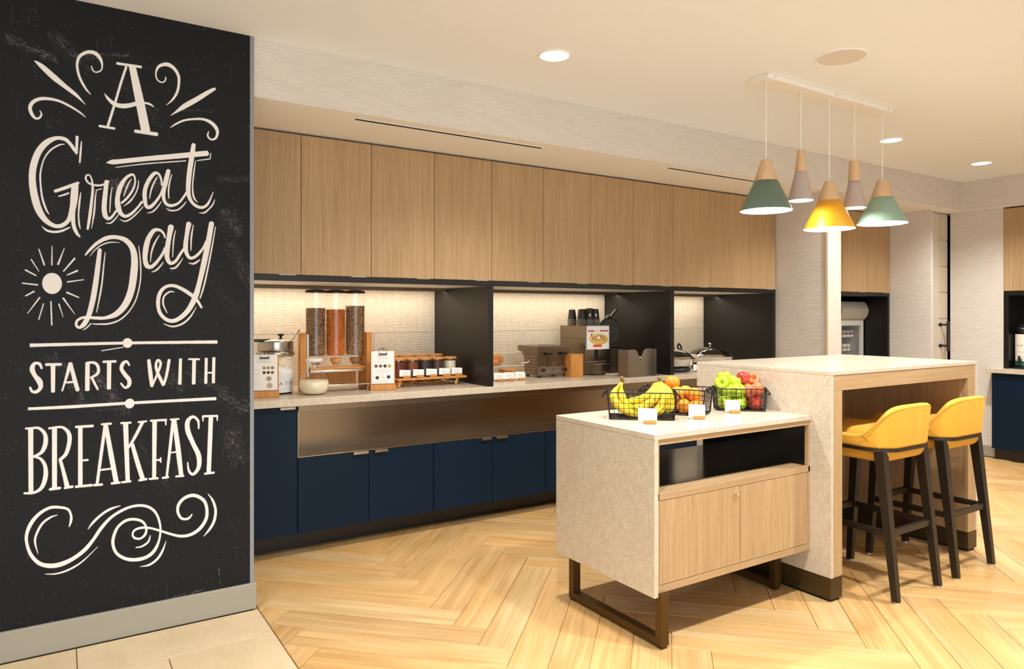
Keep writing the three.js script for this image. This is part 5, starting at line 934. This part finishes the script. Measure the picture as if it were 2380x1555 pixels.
// oranges
{
  const peel = std('#f79a1c', 0.45, { bumpMap: peelBump, bumpScale: 0.0012 }), deep = std('#f2880f', 0.45, { bumpMap: peelBump, bumpScale: 0.0012 });
  const base = new THREE.SphereGeometry(0.036, 36, 26), p = base.attributes.position;
  for (let i = 0; i < p.count; i++) { const x = p.getX(i), y = p.getY(i), z = p.getZ(i), q = Math.hypot(x, z) / 0.036; p.setY(i, y * 0.95 - (y > 0 ? 0.003 * Math.exp(-q * q * 30) : 0)); } base.computeVertexNormals();
  const list = [[-0.1, 0.034, 0.042, 'bottom layer, front left'], [-0.026, 0.034, 0.046, 'bottom layer, front, left of the card'], [0.046, 0.034, 0.046, 'bottom layer, front, behind the card'], [0.105, 0.034, 0.03, 'bottom layer at the right end'], [-0.08, 0.034, -0.035, 'bottom layer, back left'], [-0.006, 0.034, -0.03, 'bottom layer, back middle'], [0.07, 0.034, -0.044, 'bottom layer, back right'],
    [-0.062, 0.088, 0.03, 'second layer, front left'], [0.012, 0.089, 0.036, 'second layer, the big one in front'], [0.088, 0.086, 0.012, 'second layer at the right end'], [-0.044, 0.09, -0.042, 'second layer, back left'], [0.034, 0.09, -0.034, 'second layer, back right'], [-0.022, 0.138, -0.004, 'topmost, next to the bananas'], [-0.1, 0.1, -0.02, 'second layer at the left end, behind the bananas']];
  let first;
  list.forEach(([u, y, v, w], i) => {
    const pos = inBasket(B2, u, y, v), label = 'orange in the wire basket, ' + w;
    if (!first) { first = thing('orange', label, 'orange', pos, 'oranges in the wire basket'); originOf.set(first, [0, 0, 0]); part(first, 'fruit', peel, base.clone()); part(first, 'stem_button', std('#6f7a34', 0.8), at(new THREE.SphereGeometry(0.0035, 10, 6).scale(1, 0.5, 1), 0, 0.0318, 0)); }
    else { const c = copyOf(first, pos, i * 1.3, label); c.rotation.x = Math.sin(i * 2.1) * 1.1; c.rotation.z = Math.cos(i * 1.7) * 0.9; if (i % 3 === 0) c.children[0].material = deep; }
  });
}
// apples
{
  const skin = (a, b, c, seed) => { const n = noiseField(seed, 24, 3), m = noiseField(seed + 1, 60, 8), k = noiseField(seed + 2, 5, 4), d = noiseField(seed + 3, 90, 60); return pixelTex(512, 256, 1, 1, (u, v) => { const q = mixc(a, b, Math.min(1, Math.max(0, 1.5 * (0.4 * n(u, v) + 0.25 * m(u, v) + 0.35 * k(u, v)) - 0.25))); return d(u, v) > 0.93 ? mixc(q, c, 0.5) : q; }); };
  const green = std('#ffffff', 0.28, { map: skin([150, 178, 24], [192, 212, 56], [222, 228, 130], 401) }), red = std('#ffffff', 0.28, { map: skin([136, 22, 20], [206, 92, 44], [232, 176, 110], 411) }), blush = std('#ffffff', 0.28, { map: skin([176, 44, 30], [222, 150, 78], [240, 206, 140], 421) });
  const prof = [[0, 0.052], [0.004, 0.0525], [0.009, 0.0575], [0.016, 0.0635], [0.024, 0.0645], [0.031, 0.059], [0.0355, 0.048], [0.0365, 0.038], [0.034, 0.024], [0.028, 0.011], [0.021, 0.004], [0.014, 0.001], [0.008, 0.003], [0.003, 0.008], [0, 0.009]];
  const curve = new THREE.SplineCurve(prof.map(([r, y]) => new THREE.Vector2(r, y - 0.033))), pts = curve.getPoints(44).map((q) => [Math.max(0, q.x), q.y]).reverse();
  const body = lathe(pts, 44); { const p = body.attributes.position; for (let i = 0; i < p.count; i++) { const a = Math.atan2(p.getZ(i), p.getX(i)), y = p.getY(i), s = 1 + 0.03 * Math.cos(5 * a) * (y < 0 ? 1 : 0.25); p.setX(i, p.getX(i) * s); p.setZ(i, p.getZ(i) * s); } body.computeVertexNormals(); }
  const make = (mat, label, group, pos) => { const t = thing('apple', label, 'apple', pos, group); originOf.set(t, [0, 0, 0]); part(t, 'fruit', mat, body.clone()); part(t, 'stem', std('#5a4020', 0.8), tube([[0, 0.018, 0], [0.001, 0.03, 0.001], [0.004, 0.04, 0.002]], 0.0012, 8, 6)); return t; };
  const G = [[-0.074, 0.033, 0.03, 'bottom layer at the left end', 0, 0], [-0.002, 0.033, 0.03, 'bottom layer, behind the card', 0.3, 0.4], [-0.04, 0.033, -0.034, 'bottom layer, back left', 0, 0.2], [-0.052, 0.085, 0.02, 'second layer, front left', 0.2, 0.5], [-0.01, 0.09, 0.028, 'second layer, front, the yellowish one', 0.5, -0.3], [-0.078, 0.09, -0.03, 'second layer, back left', 0, 0.6], [-0.086, 0.121, 0.012, 'third layer with its stem hollow facing out', 1.15, 0.1], [-0.068, 0.148, -0.022, 'topmost green apple', -0.1, 0.15], [-0.022, 0.127, -0.006, 'third layer, next to the red apples', 0.1, -0.2]];
  const Rd = [[0.072, 0.033, 0.03, 'bottom layer at the right end', 0, 0.1], [0.032, 0.033, -0.034, 'bottom layer, back right', 0.2, 0], [0.046, 0.09, 0.024, 'second layer, front middle', 0.4, 0.2], [0.084, 0.094, 0.012, 'second layer at the right end', 0.3, -0.5], [0.036, 0.093, -0.032, 'second layer, back', 0, 0], [0.028, 0.146, -0.014, 'topmost red apple', -0.1, 0.4], [0.07, 0.14, -0.02, 'top layer with its stem hollow facing out', 1.05, -0.3]];
  let g0, r0;
  G.forEach(([u, y, v, w, rx, rz], i) => { const pos = inBasket(B3, u, y, v), l = 'green apple in the wire basket, ' + w; const o = g0 ? copyOf(g0, pos, 0, l) : (g0 = make(green, l, 'green apples in the wire basket', pos)); o.rotation.set(rx, B3.t, rz, 'YXZ'); });
  Rd.forEach(([u, y, v, w, rx, rz], i) => { const pos = inBasket(B3, u, y, v), l = 'red apple in the wire basket, ' + w; const o = r0 ? copyOf(r0, pos, 0, l) : (r0 = make(red, l, 'red apples in the wire basket', pos)); o.rotation.set(rx, B3.t + i, rz, 'YXZ'); if (i === 2 || i === 3 || i === 6) o.children[0].material = blush; });
}
// bananas: swept five-sided fruit joined at one stalk
{
  const sk = (greenish) => { const n = noiseField(431, 40, 40), d = noiseField(432, 70, 30); return pixelTex(256, 256, 1, 1, (u, v) => { let q = mixc([232, 190, 22], [250, 220, 60], n(u, v)); if (v > 0.8) q = mixc(q, greenish ? [168, 190, 40] : [196, 190, 60], Math.min(1, (v - 0.8) / 0.12)); if (v < 0.035) q = [84, 62, 34]; if (d(u, v) > 0.965) q = mixc(q, [130, 88, 30], 0.6); return q; }); };
  const ripe = std('#ffffff', 0.5, { map: sk(false) }), fresh = std('#ffffff', 0.5, { map: sk(true) });
  function banana(path) {
    const c = new THREE.CatmullRomCurve3(path.map((p) => V(...p)), false, 'catmullrom', 0.5), N = 26, K = 15, fr = c.computeFrenetFrames(N, false), P = [], UV = [], I = [];
    for (let i = 0; i <= N; i++) { const t = i / N, o = c.getPointAt(t), w = t < 0.03 ? 0.004 : t < 0.16 ? 0.005 + 0.013 * Math.sin((t - 0.03) / 0.13 * Math.PI / 2) : t < 0.7 ? 0.018 : t < 0.88 ? 0.018 - 0.0125 * (t - 0.7) / 0.18 : 0.0055; for (let j = 0; j < K; j++) { const a = j / K * 6.2832, r = w * (1 + 0.06 * Math.cos(5 * a)), q = o.clone().addScaledVector(fr.normals[i], Math.cos(a) * r).addScaledVector(fr.binormals[i], Math.sin(a) * r); P.push(q.x, q.y, q.z); UV.push(j / K, t); } }
    for (let i = 0; i < N; i++) for (let j = 0; j < K; j++) { const A = i * K + j, B = i * K + (j + 1) % K; I.push(A, A + K, B, B, A + K, B + K); }
    P.push(...path[0]); UV.push(0, 0); for (let j = 0; j < K; j++) I.push((N + 1) * K, j, (j + 1) % K);
    const g = new THREE.BufferGeometry(); g.setAttribute('position', new THREE.BufferAttribute(new Float32Array(P), 3)); g.setAttribute('uv', new THREE.BufferAttribute(new Float32Array(UV), 2)); g.setIndex(I); g.computeVertexNormals(); return g;
  }
  const loc = (u, y, v) => { const q = inBasket(B1, u, y, v); return q; };
  const bunch = (label, mat, stalk, list) => {
    const s = loc(...stalk), t = thing('banana_bunch', label, 'bananas', s, 'banana bunches');
    for (const pts of list) part(t, 'banana', mat, banana([...pts, stalk].map((q) => loc(...q))));
    part(t, 'stalk', std('#7c6236', 0.8), at(new THREE.CapsuleGeometry(0.009, 0.016, 4, 12), s[0], s[1] + 0.006, s[2], 0, 0.2, 0.5));
  };
  bunch('ripe banana bunch whose brown stalk stands up at the left of the basket', ripe, [-0.085, 0.162, -0.01], [
    [[0.035, 0.026, 0.045], [-0.04, 0.022, 0.05], [-0.105, 0.056, 0.045], [-0.125, 0.105, 0.02]], [[0.05, 0.03, 0.01], [-0.02, 0.03, 0.012], [-0.075, 0.066, 0.018], [-0.09, 0.115, 0.005]], [[0.02, 0.03, -0.035], [-0.05, 0.03, -0.04], [-0.1, 0.06, -0.035], [-0.11, 0.11, -0.02]]]);
  bunch('greenish-yellow banana bunch with its stalk up at the right of the basket', fresh, [0.085, 0.165, 0.0], [
    [[-0.07, 0.07, 0.0], [-0.02, 0.075, 0.02], [0.03, 0.1, 0.025], [0.065, 0.135, 0.01]], [[-0.055, 0.045, 0.045], [0.0, 0.05, 0.055], [0.055, 0.085, 0.05], [0.08, 0.13, 0.02]], [[0.04, 0.025, 0.062], [0.075, 0.045, 0.062], [0.1, 0.09, 0.045], [0.095, 0.135, 0.015]], [[0.115, 0.022, 0.03], [0.13, 0.055, 0.03], [0.128, 0.1, 0.02], [0.106, 0.14, 0.004]], [[-0.04, 0.065, -0.05], [0.02, 0.07, -0.045], [0.06, 0.1, -0.035], [0.08, 0.135, -0.015]], [[0.02, 0.022, 0.03], [0.07, 0.028, 0.035], [0.11, 0.06, 0.02], [0.115, 0.12, 0.0]]]);
}
nameCard('small white card in front of the bananas', 2.158, FT, -2.262, -0.62, 0.082, 0.058); nameCard('small white card in front of the oranges', 2.447, FT, -2.245, -0.62, 0.075, 0.056); nameCard('small white card in front of the apples', 2.737, FT, -2.285, -0.62, 0.072, 0.054);

// ---------------------------------------------------------------- shadows on, draw
scene.traverse((o) => { if (o.isMesh) { o.castShadow = true; o.receiveShadow = true; } if (o.isSpotLight || o.isPointLight) o.castShadow = true; });
renderer.render(scene, camera);
